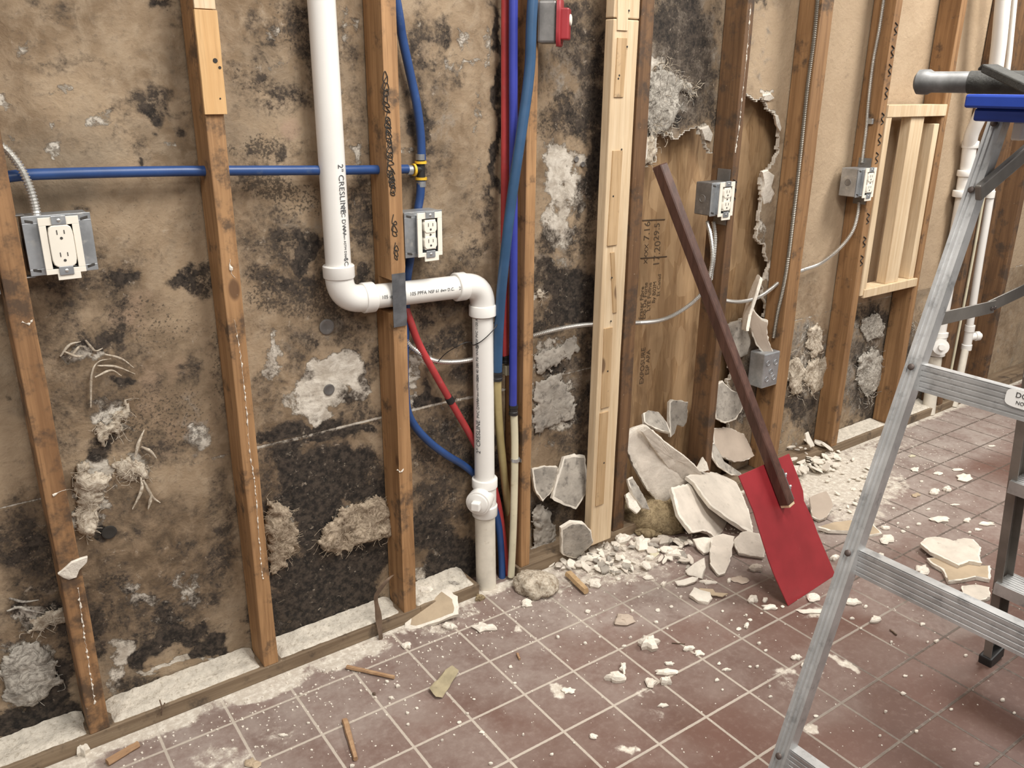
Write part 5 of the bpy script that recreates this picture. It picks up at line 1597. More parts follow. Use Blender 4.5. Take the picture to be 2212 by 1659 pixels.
slab('drywall_scrap', 'tan-faced drywall scrap with white ends propped on the floor plate', 'drywall piece', [(876, 1340), (890, 1325), (907, 1312), (935, 1290), (958, 1270), (975, 1278), (988, 1289), (992, 1312), (990, 1326), (970, 1332), (940, 1345), (914, 1353), (890, 1360), (874, 1358)], [(876, 1345, 'z', .006), (914, 1353, 'z', .006), (960, 1272, 'z', .052)], .012, 'paper_tan', seed=12, inset=.80)
slab('drywall_scrap', 'light triangular drywall piece below the leaning slabs', 'drywall piece', [(1497, 1164), (1520, 1160), (1538, 1162), (1534, 1190), (1520, 1196), (1506, 1182)], [(1497, 1164, 'z', .03), (1538, 1162, 'z', .035), (1520, 1196, 'z', .012)], .010, 'gypsum', seed=13)
slab('drywall_scrap', 'cream kite-shaped drywall piece pointing at the viewer by the blade', 'drywall piece', [(1538, 1160), (1562, 1152), (1586, 1158), (1582, 1190), (1576, 1215), (1568, 1238), (1552, 1242), (1535, 1218), (1533, 1190)], [(1538, 1160, 'z', .05), (1586, 1158, 'z', .045), (1556, 1240, 'z', .012)], .011, 'slabpaper', seed=14)
slab('drywall_scrap', 'broad drywall piece half under the red blade edge', 'drywall piece', [(1583, 1172), (1598, 1150), (1616, 1147), (1640, 1152), (1655, 1185), (1650, 1204), (1620, 1200), (1596, 1196)], [(1583, 1172, 'z', .03), (1640, 1152, 'z', .05), (1620, 1200, 'z', .012)], .011, 'slabpaper', seed=15)
slab('drywall_scrap', 'upright white drywall wedge before the kite-shaped piece', 'drywall piece', [(1480, 1232), (1500, 1216), (1522, 1204), (1524, 1225), (1517, 1250), (1500, 1244), (1484, 1242)], [(1480, 1236, 'z', .010), (1522, 1204, 'z', .05), (1517, 1250, 'z', .008)], .009, 'gypsum', seed=16)
slab('drywall_scrap', 'thin curved drywall rind lying before the white wedge', 'drywall piece', [(1458, 1256), (1475, 1252), (1495, 1246), (1510, 1248), (1500, 1258), (1478, 1265), (1464, 1264)], [(1458, 1256, 'z', .015), (1510, 1248, 'z', .018), (1478, 1265, 'z', .008)], .006, 'gypsum', seed=17)
slab('drywall_block', 'white gypsum block with a torn tan paper tail on the tiles', 'drywall piece', [(1490, 1284), (1500, 1268), (1512, 1274), (1535, 1280), (1538, 1292), (1530, 1302), (1510, 1298)], [(1490, 1284, 'z', .018), (1535, 1280, 'z', .020), (1510, 1298, 'z', .012)], .012, 'gypsum', seed=18)
slab('paper_tail', 'torn tan paper strip lying against the white gypsum block', 'paper scrap', [(1510, 1271), (1540, 1272), (1545, 1280), (1575, 1283), (1560, 1290), (1540, 1286), (1530, 1281), (1512, 1276)], [(1510, 1271, 'z', .023), (1540, 1272, 'z', .020), (1560, 1290, 'z', .008)], .001, 'paper_tan', 'paper_tan', seed=19)
slab('drywall_slab', 'rounded taupe drywall piece peeking past the red blade', 'drywall piece', [(1748, 1075), (1765, 1066), (1785, 1060), (1796, 1078), (1800, 1095), (1786, 1118), (1770, 1124), (1754, 1115)], [(1748, 1075, 'z', .05), (1796, 1075, 'z', .05), (1770, 1124, 'z', .012)], .012, 'paper_taupe', seed=20, inset=.97)
slab('drywall_slab', 'long narrow drywall strip passing under the ladder rail', 'drywall piece', [(1766, 1138), (1800, 1128), (1850, 1122), (1885, 1130), (1905, 1152), (1870, 1158), (1840, 1148), (1790, 1146)], [(1766, 1138, 'z', .020), (1850, 1124, 'z', .020), (1840, 1148, 'z', .014)], .012, 'paper_tan', seed=21)
slab('drywall_slab', 'big cream drywall slab lying flat inside the ladder', 'drywall piece', [(1986, 1172), (2002, 1162), (2022, 1159), (2045, 1163), (2060, 1168), (2080, 1162), (2102, 1164), (2120, 1182), (2116, 1200), (2120, 1216), (2095, 1212), (2070, 1221), (2040, 1206), (2010, 1192)], [(1990, 1172, 'z', .030), (2118, 1182, 'z', .030), (2070, 1221, 'z', .026)], .014, 'slabpaper', seed=22)
slab('drywall_slab', 'tan drywall piece under the big cream slab', 'drywall piece', [(2002, 1206), (2030, 1200), (2070, 1215), (2110, 1222), (2140, 1222), (2140, 1252), (2110, 1246), (2080, 1252), (2048, 1256), (2036, 1230), (2012, 1216)], [(2002, 1206, 'z', .013), (2140, 1222, 'z', .013), (2048, 1256, 'z', .013)], .012, 'paper_tan', seed=23)
slab('drywall_slab', 'white drywall piece showing just over the lower ladder bar', 'drywall piece', [(2078, 1266), (2110, 1262), (2136, 1268), (2140, 1290), (2110, 1300), (2080, 1286)], [(2078, 1266, 'z', .012), (2136, 1268, 'z', .012), (2110, 1300, 'z', .012)], .011, 'slabpaper', seed=24)
slab('paper_scrap', 'khaki torn paper scrap lying across a tile joint', 'paper scrap', [(928, 1489), (940, 1474), (952, 1462), (962, 1448), (976, 1440), (990, 1450), (985, 1462), (975, 1476), (966, 1490), (955, 1508), (943, 1508), (934, 1500)], [(928, 1489, 'z', .010), (985, 1445, 'z', .010), (945, 1508, 'z', .004)], .0012, 'paperboth', 'paperboth', seed=25, curl=.006)
# hanging in the broken bay
slab('drywall_strip', 'twisted white drywall strip hanging by its paper over the conduit', 'drywall piece', [(1636, 592), (1643, 600), (1636, 625), (1628, 650), (1618, 680), (1612, 715), (1602, 712), (1604, 685), (1612, 655), (1622, 622)], [(1636, 592, 'y', .085), (1618, 680, 'y', .03), (1602, 712, 'y', .05)], .009, 'gypsum', seed=26)
slab('drywall_slab', 'curved drywall shard hanging above the blank junction box', 'drywall piece', [(1616, 662), (1625, 664), (1645, 688), (1660, 692), (1657, 712), (1660, 735), (1670, 760), (1680, 785), (1672, 784), (1650, 765), (1634, 745), (1622, 715), (1614, 690)], [(1616, 665, 'y', .06), (1660, 692, 'y', .02), (1678, 784, 'y', .0)], .013, 'paper_taupe', seed=27, inset=.88)
slab('drywall_slab', 'grey torn paper flap behind the hanging shard', 'paper scrap', [(1572, 700), (1592, 692), (1612, 700), (1622, 740), (1615, 765), (1598, 772), (1582, 750), (1578, 730)], [(1572, 700, 'y', .086), (1612, 700, 'y', .082), (1598, 772, 'y', .075)], .003, 'gypsum_grey', 'gypsum_grey', seed=28)
slab('drywall_slab', 'grey soiled drywall piece standing behind the handle foot', 'drywall piece', [(1545, 830), (1560, 822), (1580, 842), (1600, 850), (1606, 880), (1590, 905), (1566, 915), (1546, 905), (1541, 870)], [(1545, 830, 'y', .088), (1600, 850, 'y', .085), (1566, 915, 'y', .06)], .012, 'gypsum_grey', seed=29)
slab('plaster_scrap', 'white plaster scrap stuck to the face of the soiled stud', 'drywall piece', [(125, 1240), (140, 1228), (155, 1214), (175, 1206), (190, 1202), (188, 1214), (172, 1230), (165, 1248), (150, 1252), (136, 1248)], [(125, 1240, 'y', -.004), (190, 1202, 'y', -.006), (150, 1252, 'y', -.002)], .005, 'gypsum', seed=30, amp=.0012)
for i, (lab, poly, y_) in enumerate((
        ('white torn drywall flake at the upper rim of the hole', [(1650, 206), (1664, 203), (1672, 211), (1660, 218), (1648, 216)], .082),
        ('white drywall tongue on the shoulder of the torn hole', [(1673, 248), (1680, 250), (1687, 276), (1684, 284), (1676, 270)], .080),
        ('white crumpled drywall lip beside the blank amber stud side', [(1645, 370), (1658, 366), (1672, 380), (1666, 402), (1672, 420), (1662, 438), (1648, 444), (1644, 420), (1650, 395)], .080),
        ('white drywall lump at the corner beneath the grey fluff', [(1514, 278), (1530, 272), (1540, 290), (1534, 306), (1520, 302)], .080))):
    slab('drywall_flake', lab, 'drywall piece', poly, [(*poly[0], 'y', y_), (*poly[2], 'y', y_), (*poly[-1], 'y', y_ + .004)], .008, 'gypsum', seed=40 + i, amp=.003, bulge=.004)

slab('paper_edge', 'ragged white torn paper edge running down beside the damp stud', 'torn paper', [(1389, 25), (1399, 18), (1400, 60), (1397, 100), (1404, 150), (1402, 180), (1396, 215), (1401, 245), (1396, 300), (1398, 340), (1390, 352), (1387, 300), (1390, 250), (1386, 210), (1392, 160), (1389, 90)], [(1389, 25, 'y', .03), (1400, 60, 'y', .055), (1390, 352, 'y', .04)], .003, 'gypsum', seed=81, amp=.002, inset=.9)
CH = [  # label, px, py, w, h, thickness, material
    ('white chip in front of the tan-faced scrap', 972, 1352, 36, 22, .012, 'gypsum'),
    ('small white chip at the plate below the scribbled stud', 879, 1393, 24, 18, .008, 'gypsum'),
    ('long flat white chip on the tile before the drain', 1045, 1353, 56, 26, .010, 'gypsum'),
    ('white chip below the beige fluff clump', 1136, 1302, 28, 24, .010, 'gypsum'),
    ('tan plaster slab fragment alone on a near tile', 1347, 1336, 56, 30, .012, 'paper_taupe'),
    ('blocky bright white plaster chunk on a tile joint', 1400, 1387, 52, 40, .022, 'gypsum'),
    ('rounded bright chunk with a splinter above it', 1330, 1463, 46, 28, .018, 'gypsum'),
    ('narrow upright splinter above the rounded chunk', 1346, 1440, 16, 30, .010, 'gypsum'),
    ('long cream flake next to the pair of lumps', 1438, 1451, 52, 18, .010, 'gypsum'),
    ('small flake above the long cream flake', 1445, 1433, 24, 12, .006, 'gypsum'),
    ('round white lump of the close pair', 1439, 1471, 28, 24, .016, 'gypsum'),
    ('cream crumbly lump of the close pair', 1406, 1472, 30, 28, .010, 'slabpaper'),
    ('oval white chip near the dark nail', 1486, 1401, 30, 14, .010, 'gypsum'),
    ('crumbly chip trailing the oval white chip', 1510, 1410, 26, 16, .006, 'gypsum'),
    ('lens-shaped chip below the close pair', 1433, 1523, 26, 12, .006, 'gypsum'),
    ('leaf-shaped chip on the nearest red tile', 1282, 1589, 20, 16, .006, 'gypsum'),
    ('curved white smear chip beside the dust swirl', 1228, 1490, 34, 18, .005, 'gypsum'),
    ('thin white sliver chip on an open tile', 1568, 1447, 22, 8, .006, 'gypsum'),
    ('pebbly white chip left of the blade tip', 1626, 1294, 22, 22, .014, 'gypsum'),
    ('flat white chip at the blade tip', 1663, 1311, 40, 16, .008, 'gypsum'),
    ('tiny block between the chips at the blade tip', 1652, 1296, 12, 14, .010, 'gypsum'),
    ('flaky white chip right under the blade edge', 1760, 1288, 40, 26, .010, 'gypsum'),
    ('jagged crust along the tile beyond the blade tip', 1752, 1318, 66, 14, .005, 'gypsum'),
    ('white chip just past the ladder rail', 1842, 1298, 38, 22, .010, 'gypsum'),
    ('egg-shaped white chip on the tiles under the bar', 1891, 1338, 34, 20, .012, 'gypsum'),
    ('crumbly chip near the ladder rail dust', 1720, 1419, 24, 16, .008, 'gypsum'),
    ('small block chip against the ladder rail', 1736, 1437, 14, 12, .008, 'gypsum'),
    ('pale chip among crumbs on the middle tiles', 1612, 1350, 14, 16, .008, 'gypsum'),
    ('white rounded lump beside the blade corner', 1803, 1205, 20, 18, .014, 'gypsum'),
    ('white flaky lump inside the ladder near the back wall', 2082, 1030, 36, 24, .012, 'gypsum'),
    ('thin splint above the flaky lump inside the ladder', 2070, 1014, 30, 8, .005, 'gypsum'),
    ('white nugget of two inside the ladder, nearer the wall side', 2018, 1062, 24, 18, .014, 'gypsum'),
    ('white nugget of two inside the ladder, farther along', 2046, 1057, 20, 16, .014, 'gypsum'),
    ('tan curl of board inside the ladder', 1978, 1068, 22, 12, .006, 'paper_tan'),
    ('fish-shaped white chip inside the ladder', 2032, 1120, 46, 18, .010, 'gypsum'),
    ('little white chip beside the fish-shaped chip', 2088, 1123, 18, 14, .008, 'gypsum'),
    ('long white splinter near the far ladder leg', 2130, 1131, 40, 12, .008, 'gypsum'),
    ('oval chip near the far ladder leg', 2112, 1144, 18, 8, .006, 'gypsum'),
    ('oval white chip beside the ladder rail on the dusty floor', 1912, 1140, 26, 12, .010, 'gypsum'),
    ('flat chip in the middle of the floor inside the ladder', 2062, 1090, 20, 6, .004, 'gypsum'),
    ('white chip on the pale dusty patch before the rail', 1843, 1056, 16, 10, .006, 'gypsum'),
    ('jagged chip on the far dark tiles', 1976, 1012, 26, 14, .006, 'gypsum'),
    ('yellowish chip on the far tiles', 1970, 985, 18, 8, .006, 'cream'),
    ('small white chip on the far tile joint', 1938, 968, 18, 8, .006, 'gypsum'),
    ('narrow white chip on the far dark floor', 2143, 963, 20, 5, .004, 'gypsum'),
    ('slanting white splinter on the far tiles', 2027, 1022, 20, 10, .006, 'gypsum'),
    ('ragged white chip under the narrow drywall strip', 1914, 1162, 36, 28, .008, 'gypsum'),
    ('white pointed chip before the tan piece inside the ladder', 1992, 1226, 34, 30, .010, 'gypsum'),
    ('flat white chip showing behind the lower bar', 1900, 1198, 24, 12, .006, 'gypsum'),
    ('rounded pale chunk at the foot of the damp stud', 1343, 1163, 40, 32, .022, 'gypsum'),
    ('long chalky chunk next to the rounded pale chunk', 1386, 1170, 44, 40, .020, 'gypsum'),
    ('flat grey-white chunk before the tan insulation', 1432, 1166, 54, 24, .016, 'slabpaper'),
    ('lumpy chunk before the triangular piece', 1458, 1194, 46, 30, .016, 'gypsum'),
    ('oval white chip in front of the insulation lump', 1404, 1206, 26, 14, .012, 'gypsum'),
    ('wide dusty chunk near the triangular piece', 1482, 1212, 30, 12, .010, 'gypsum'),
    ('yellowed shard between the chalky chunks', 1412, 1188, 22, 34, .006, 'cream'),
    ('crumbled white chip in the open before the rubble', 1400, 1246, 26, 14, .008, 'gypsum'),
    ('round white pebble chip before the rubble', 1434, 1262, 14, 16, .012, 'gypsum'),
    ('flat white chip beside the curved rind', 1530, 1257, 42, 14, .008, 'gypsum'),
    ('pale lump beneath the broad piece by the blade', 1634, 1226, 32, 22, .014, 'slabpaper'),
    ('slate-coloured chip lying before the kite-shaped piece', 1594, 1248, 46, 24, .006, 'paper_taupe'),
    ('white nub beside the kite-shaped piece tip', 1574, 1254, 12, 16, .010, 'gypsum'),
    ('white lump against the dark soiled slab', 1300, 1170, 20, 22, .016, 'gypsum'),
    ('pair-like white chips at the rubble edge', 1326, 1232, 30, 22, .012, 'gypsum'),
    ('white splinter chunk leaning on the dark soiled slab', 1276, 1204, 50, 18, .010, 'gypsum'),
    ('flaky chunk right of the beige fluff clump', 1283, 1258, 40, 26, .014, 'gypsum'),
    ('white crust behind the beige fluff clump', 1135, 1228, 46, 26, .018, 'gypsum'),
    ('rounded white lump on the floor plate edge in the corner of the picture', 176, 1612, 36, 44, .020, 'gypsum'),
    ('beige wafer at the bottom edge of the picture', 546, 1645, 34, 28, .006, 'paper_tan'),
    ('pale wafer chip on the first tiles', 612, 1588, 26, 8, .005, 'gypsum'),
    ('grey plaster lump on the short plate', 980, 1262, 26, 18, .012, 'gypsum_grey'),
    ('white clump on the short plate by the scribbled stud', 915, 1275, 44, 22, .016, 'gypsum'),
    ('brown damp lump on the floor by the drain foot', 1035, 1292, 24, 18, .014, 'fluff_tan'),
    ('bluish scrap at the lowest corner of the floor plate', 72, 1656, 26, 10, .006, 'blue'),
    ('small dark crumb beside the wooden splinter', 808, 1499, 9, 8, .006, 'brown_strip'),
]
for i, (lab, px, py, w_, h_, th, mt) in enumerate(CH):
    z = .038 if lab.endswith('short plate') or 'on the short plate' in lab else 0.0
    chip(lab if 'plaster' in lab or 'chip' in lab else lab, px, py, w_, h_, th, seed=i, mat=mt, z=z)

TINY = [(835, 1472), (859, 1482), (845, 1508), (1085, 1378), (1270, 1321), (1420, 1317), (1691, 1310), (1655, 1405), (1645, 1325), (1612, 1330), (1620, 1338), (1596, 1358), (1553, 1432), (1528, 1358), (1442, 1358), (1418, 1344), (1362, 1378), (1348, 1396), (1264, 1390), (1205, 1376), (1103, 1440), (1112, 1475), (1024, 1510), (1010, 1542), (955, 1600),
        (900, 1530), (880, 1540), (882, 1565), (993, 1560), (1040, 1580), (1060, 1650), (1130, 1588), (1192, 1630), (1240, 1605), (700, 1450), (720, 1448), (760, 1655), (665, 1562), (650, 1500), (812, 1508), (1335, 1250), (1355, 1262), (1380, 1290), (1365, 1320), (1470, 1290), (1450, 1310), (1560, 1320), (1580, 1340), (1640, 1390), (1560, 1490), (1548, 1468), (1620, 1440), (1635, 1440), (1664, 1505), (1662, 1484), (1826, 1490), (1762, 1546),
        (1870, 1310), (1840, 1336), (1860, 1358), (1925, 1388), (2004, 1387), (2022, 1385), (1992, 1348), (2086, 1416), (2054, 1532), (2190, 1540), (1912, 1538), (1950, 1498), (1955, 1460), (1990, 1460), (2165, 1512), (2060, 1620), (2110, 1650), (1980, 1580), (1900, 1590), (1940, 1130), (1950, 1148), (1960, 1140), (1880, 1210), (1860, 1225), (1930, 1098), (1990, 1040), (2006, 1100), (2095, 1150), (1985, 1132)]
rt_ = random.Random(5)
for (px, py) in TINY:
    s_ = rt_.uniform(5, 10.5)
    chip('tiny white plaster crumb lying on the open red tiles', px, py, s_ * 1.3, s_, rt_.uniform(.003, .007), seed=px, group='plaster crumbs on the tiles', name='plaster_crumb', cat='plaster crumb', pts=7)


def stray(x0, x1, py0, py1):
    return rt_.uniform(x0, x1), rt_.uniform(py0, py1)


def flake(label, group, c, size, seed, mat='gypsum'):
    """thin flake thrown on a heap at some slant"""
    rnd = random.Random(seed)
    a = rnd.uniform(0, 6.28)
    n = Vector((rnd.uniform(-.5, .5), rnd.uniform(-.6, .3), 1)).normalized()
    u = n.cross(Vector((math.cos(a), math.sin(a), 0))).normalized()
    v = n.cross(u)
    k = rnd.randint(7, 11)
    el = rnd.uniform(.38, .75)
    ring = [c + u * (math.cos(6.2832 * i / k) * size * rnd.uniform(.65, 1.1)) + v * (math.sin(6.2832 * i / k) * size * el * rnd.uniform(.65, 1.1)) for i in range(k)]
    th = rnd.uniform(.002, .0055)
    zmin = min(p_.z for p_ in ring)
    mb = MB().ring_loft([ring, [(p_ - c) * .92 + c + n * th for p_ in ring]])
    return tag(build('plaster_flake', mb, M[mat], None, 30), label, 'plaster flake', group)


rf = random.Random(77)
for i in range(90):
    px, py = rf.uniform(1688, 1815), 0
    t_ = (px - 1688) / 127
    py = rf.uniform(968, 1030) - t_ * 22 + (0 if px > 1715 else 6)
    z = max(.006, .045 * (1 - abs(t_ - .35) * 1.1) * rf.uniform(.3, 1))
    flake('thin white plaster flake in the heap behind the red blade', 'plaster flakes heaped behind the blade', G(px, py, z), rf.uniform(.012, .034), i, 'gypsum' if rf.random() < .8 else 'slabpaper')
for i in range(40):
    px = rf.uniform(1780, 1900)
    py = rf.uniform(990, 1110)
    flake('scattered white flake on the dusty floor between blade and ladder rail', 'plaster flakes strewn before the ladder', G(px, py, .005), rf.uniform(.006, .020), 100 + i, 'gypsum')
for i in range(120):
    px = rf.uniform(1175, 1500)
    py = rf.uniform(1175, 1235) - abs(px - 1330) * .06
    flake('scattered pale flake in the rubble below the fresh pine board', 'plaster flakes in the rubble', G(px, py, rf.uniform(.005, .014)), rf.uniform(.008, .030), 200 + i, rf.choice(['gypsum', 'gypsum', 'slabpaper', 'gypsum_grey']))
for (px, py, s_, i) in ((1740, 950, .034, 1), (1770, 958, .030, 2), (1786, 965, .036, 3), (1708, 966, .026, 4)):
    flake('larger white flake crowning the heap behind the red blade', 'large flakes on the heap', G(px, py, .05), s_, 300 + i)
slab('drywall_splinter', 'white pointed splinter standing up from the flake heap', 'drywall piece', [(1740, 936), (1746, 932), (1750, 945), (1760, 962), (1752, 966), (1744, 955)], [(1740, 936, 'y', .03), (1750, 945, 'y', .03), (1752, 966, 'y', .01)], .005, 'gypsum', seed=61)
slab('drywall_splinter', 'small white splinter on the bare floor plate', 'drywall piece', [(1838, 944), (1843, 940), (1849, 950), (1846, 956), (1840, 952)], [(1838, 944, 'y', .03), (1843, 940, 'y', .035), (1846, 956, 'y', .01)], .004, 'gypsum', seed=62)


def crumbs(label, n, gen, seed, smin=.0012, smax=.0034, z=0.0):
    rnd = random.Random(seed)
    mb = MB()
    for i in range(n):
        p_ = gen(rnd)
        s_ = rnd.uniform(smin, smax)
        a = rnd.uniform(0, 6.28)
        ax, ay = Vector((math.cos(a), math.sin(a), 0)), Vector((-math.sin(a), math.cos(a), 0))
        mb.obox(p_ + Vector((0, 0, s_ * .45)), ax, ay, Z_, (s_, s_ * rnd.uniform(.5, 1), s_ * .5))
    o = build('plaster_crumbs', mb, M['gypsum'])
    tag(o, label, 'crumbs', None, 'stuff')


def gen_near(rnd):
    x = rnd.uniform(-.9, 2.4)
    return Vector((x, -abs(rnd.gauss(0, .16)) - .01, 0))


def gen_all(rnd):
    return Vector((rnd.uniform(-.7, 1.9), rnd.uniform(-1.15, -.05), 0))


crumbs('fine plaster crumbs strewn along the foot of the wall', 1200, gen_near, 3, .0009, .0026)
crumbs('fine plaster crumbs sprinkled over the open tiles', 700, gen_all, 4, .0007, .0018)

# sticks and small wood
def stick(label, a, b, r, mat='stick', name='wood_splinter', za=.006, zb=.006):
    A, B = G(*a, za), G(*b, zb)
    d = (B - A).normalized()
    s_ = d.cross(Z_).normalized()
    rnd = random.Random(int(a[0]))
    rings = []
    for i in range(9):
        t_ = i / 8
        p_ = A.lerp(B, t_) + Vector((rnd.uniform(-1, 1), rnd.uniform(-1, 1), 0)) * .0007
        w_ = r * (1 - .25 * t_) * rnd.uniform(.92, 1.05)
        rings.append([p_ + s_ * w_, p_ + s_ * w_ * .7 + Z_ * r * .8, p_ - s_ * w_ * .6 + Z_ * r * .8, p_ - s_ * w_, p_ - s_ * w_ * .5 - Z_ * r * .6, p_ + s_ * w_ * .5 - Z_ * r * .6])
    o = build(name, MB().ring_loft(rings), M[mat])
    return tag(o, label, 'wood scrap')


stick('tan wooden splinter lying across the first tiles near the plate', (749, 1441), (852, 1464), .0062)
stick('tan wooden splinter pointing at the viewer on the nearest tiles', (745, 1556), (768, 1640), .0078)
stick('short grey wood stub in the rubble before the dark soiled slab', (1228, 1240), (1266, 1278), .014, 'pine_strip', 'wood_stub', .012, .012)
stick('pale wood lath half buried at the floor plate corner', (232, 1648), (300, 1608), .010)
stick('thin dark nail on the tile near the oval chip', (1452, 1389), (1480, 1391), .0016, 'brown_strip', 'nail', .002, .002)
stick('short dark screw on the tiles inside the ladder', (1923, 1360), (1937, 1372), .0030, 'brown_strip', 'screw', .003, .003)
stick('tiny yellow wood chip on the open tile', (1118, 1412), (1122, 1424), .004, 'stick', 'wood_chip', .004, .004)
# rusty strip hanging by the scribbled stud
pts = [W(848, 1243, -.004), W(838, 1252, -.012), W(820, 1275, -.012), W(812, 1292, -.010), W(816, 1320, -.006), W(819, 1345, -.008), W(822, 1372, -.020), W(824, 1386, -.022)]
sp_ = spline(pts, .008)
rings = []
for i, q in enumerate(sp_):
    t_ = i / (len(sp_) - 1)
    w_ = .006 + .004 * math.sin(t_ * 7) ** 2
    rings.append([q + Vector((w_, 0, 0)), q + Vector((0, -.002, 0)), q + Vector((-w_, 0, .001)), q + Vector((0, .002, 0))])
tag(build('rusty_strip', MB().ring_loft(rings), M['brown_strip'], None, 50), 'bent rusty strip dangling beside the foot of the scribbled stud', 'metal strip')
# nail sticking from the plate
for i, (a, b, lab) in enumerate((((345, 1512), (349, 1545), 'bent nail in the dusty plate near the splice-topped stud'), ((340, 1544), (356, 1518), 'crossed nail beside the bent nail in the dusty plate'))):
    A, B = W(*a, -.004), W(*b, -.006)
    tag(build('bent_nail', MB().tube(spline([A, (A + B) / 2 + Vector((.002, -.004, 0)), B], .004), .0016, 8), M['brown_strip'], None, 50), lab, 'nail')

# ------------------------------------------------------------------ torn paper and mineral fluff left on the wall
def fluff(label, poly, y0, depth, mat, seed, strands=24, slen=.03, cat='torn paper', name='torn_paper'):
    rnd = random.Random(seed)
    pts = [W(a, b, y0) for a, b in poly]
    x0, x1 = min(p_.x for p_ in pts) - .02, max(p_.x for p_ in pts) + .02
    z0, z1 = min(p_.z for p_ in pts) - .02, max(p_.z for p_ in pts) + .02
    u, v, q = grid_xy(x0, x1, z0, z1, .0028)
    ju = (fbm(u * 55, v * 55, seed + 11, 3) - .5) * .034
    jv = (fbm(u * 55 + 7, v * 55, seed + 12, 3) - .5) * .034
    poly2 = [(p_.x, p_.z) for p_ in pts]
    d2 = np.full(u.shape, 9.0)
    for i in range(len(poly2)):
        (ax_, ay_), (bx_, by_) = poly2[i], poly2[(i + 1) % len(poly2)]
        L2 = (bx_ - ax_) ** 2 + (by_ - ay_) ** 2 + 1e-12
        t_ = np.clip(((u + ju - ax_) * (bx_ - ax_) + (v + jv - ay_) * (by_ - ay_)) / L2, 0, 1)
        d2 = np.minimum(d2, np.hypot(u + ju - ax_ - t_ * (bx_ - ax_), v + jv - ay_ - t_ * (by_ - ay_)))
    ins_ = in_poly(u + ju, v + jv, poly2)
    e = np.clip(d2 / .016, 0, 1) ** .6
    wx, wy = fbm(u * 20, v * 20, seed + 21, 3) * .10, fbm(u * 20 + 5, v * 20, seed + 22, 3) * .10
    rdg = 1 - np.abs(fbm((u + wx) * 46, (v + wy) * 24, seed, 3) - .5) * 3.2
    nzz = fbm(u * 22 + seed, v * 22, seed + 2, 2) * 1.15 + rdg * .14 + fbm(u * 90, v * 90, seed + 3, 2) * .10 - .22
    yy = y0 - np.where(ins_, depth * e * nzz, 0) + .001
    keep = ins_[q].all(1)
    q = q[keep]
    used = np.unique(q)
    rm = np.full(len(u), -1)
    rm[used] = np.arange(len(used))
    V_ = np.stack([u, yy, v], -1)[used]
    ctr = V_.mean(0)
    ctr[2] = V_[:, 2].min()
    me = bpy.data.meshes.new(name)
    me.from_pydata((V_ - ctr).tolist(), [], rm[q][:, ::-1].tolist())
    me.polygons.foreach_set('use_smooth', [True] * len(q))
    o = link(name, me, M[mat], None, Vector(ctr))
    sol = o.modifiers.new('thickness', 'SOLIDIFY')
    sol.thickness = .002
    sol.offset = -1
    cand = [Vector(p_) for p_ in V_[::7]]
    if strands:
        sb_ = MB()
        for s_ in range(strands * 3):
            p_ = rnd.choice(cand)
            d = Vector((rnd.uniform(-1, 1), rnd.uniform(-.35, .05), rnd.uniform(-1.3, .6))).normalized()
            L_ = slen * rnd.uniform(.4, 1)
            b_ = Vector((rnd.uniform(-1, 1), rnd.uniform(-.3, .3), rnd.uniform(-1, 1))) * L_ * .35
            sb_.tube(spline([p_, p_ + d * L_ * .5 + b_, p_ + d * L_], L_ / 5), .00055, 4)
        so = build('loose_fibres', sb_, M[mat], o, 80)
        so['kind'] = 'stuff'
    return tag(o, label, cat)


def strands(label, paths, r, mat, y=.08, seed=0, name='fibre_strand'):
    mb = MB()
    rnd = random.Random(seed)
    for path in paths:
        sp = spline([W(px, py, y - rnd.uniform(0, .012)) for px, py in path], .006)
        n_ = len(sp)
        mb.tube(sp, [r * (1 - .6 * abs(2 * i / (n_ - 1) - .8)) for i in range(n_)], 7)
    o = build(name, mb, M[mat], None, 80)
    return tag(o, label, 'fibre strands', None, 'stuff')


fluff('tall white fluff of torn paper beside the soiled stud', [(163, 1015), (180, 992), (205, 1020), (245, 1018), (240, 1045), (215, 1060), (225, 1080), (205, 1110), (215, 1140), (190, 1165), (165, 1150), (160, 1100)], .086, .020, 'fluff', 1, 30)
fluff('knotted white fluff with root-like strands at the sheet joint', [(245, 1000), (262, 985), (290, 985), (315, 1005), (318, 1030), (295, 1035), (280, 1045), (262, 1040), (245, 1025)], .086, .016, 'fluff', 2, 24)
fluff('pale folded paper tuft above the knotted fluff', [(212, 922), (235, 905), (255, 885), (280, 857), (278, 885), (262, 910), (262, 945), (245, 930), (225, 962), (214, 945)], .086, .018, 'fluff', 3, 20)
strands('root-like pale strands hanging from the knotted fluff', [[(292, 988), (300, 955), (312, 928)], [(304, 1030), (306, 1058), (286, 1100)], [(310, 1038), (328, 1072), (346, 1086)], [(328, 1070), (320, 1100)], [(305, 965), (325, 975), (338, 990)]], .0042, 'fluff', .078, 2)
strands('loop of pale fibres high on the stained paper', [[(196, 880), (198, 810), (212, 782), (240, 775)], [(210, 790), (250, 792), (292, 808)], [(225, 765), (262, 775), (290, 795)], [(205, 815), (240, 800), (262, 812)]], .0028, 'fluff', .082, 3)
strands('white wisps near the outlet stain', [[(130, 770), (150, 745), (175, 738)], [(150, 775), (172, 748), (185, 752)], [(185, 735), (205, 758), (222, 752)], [(140, 760), (165, 770), (180, 768)]], .0034, 'fluff', .084, 4)
fluff('wide tan flap of fluffy paper peeling over the black mould', [(683, 1170), (700, 1130), (720, 1110), (760, 1090), (800, 1068), (838, 1075), (845, 1120), (838, 1155), (800, 1165), (760, 1180), (720, 1197), (700, 1190)], .085, .034, 'fluff_brown', 5, 60, .035)
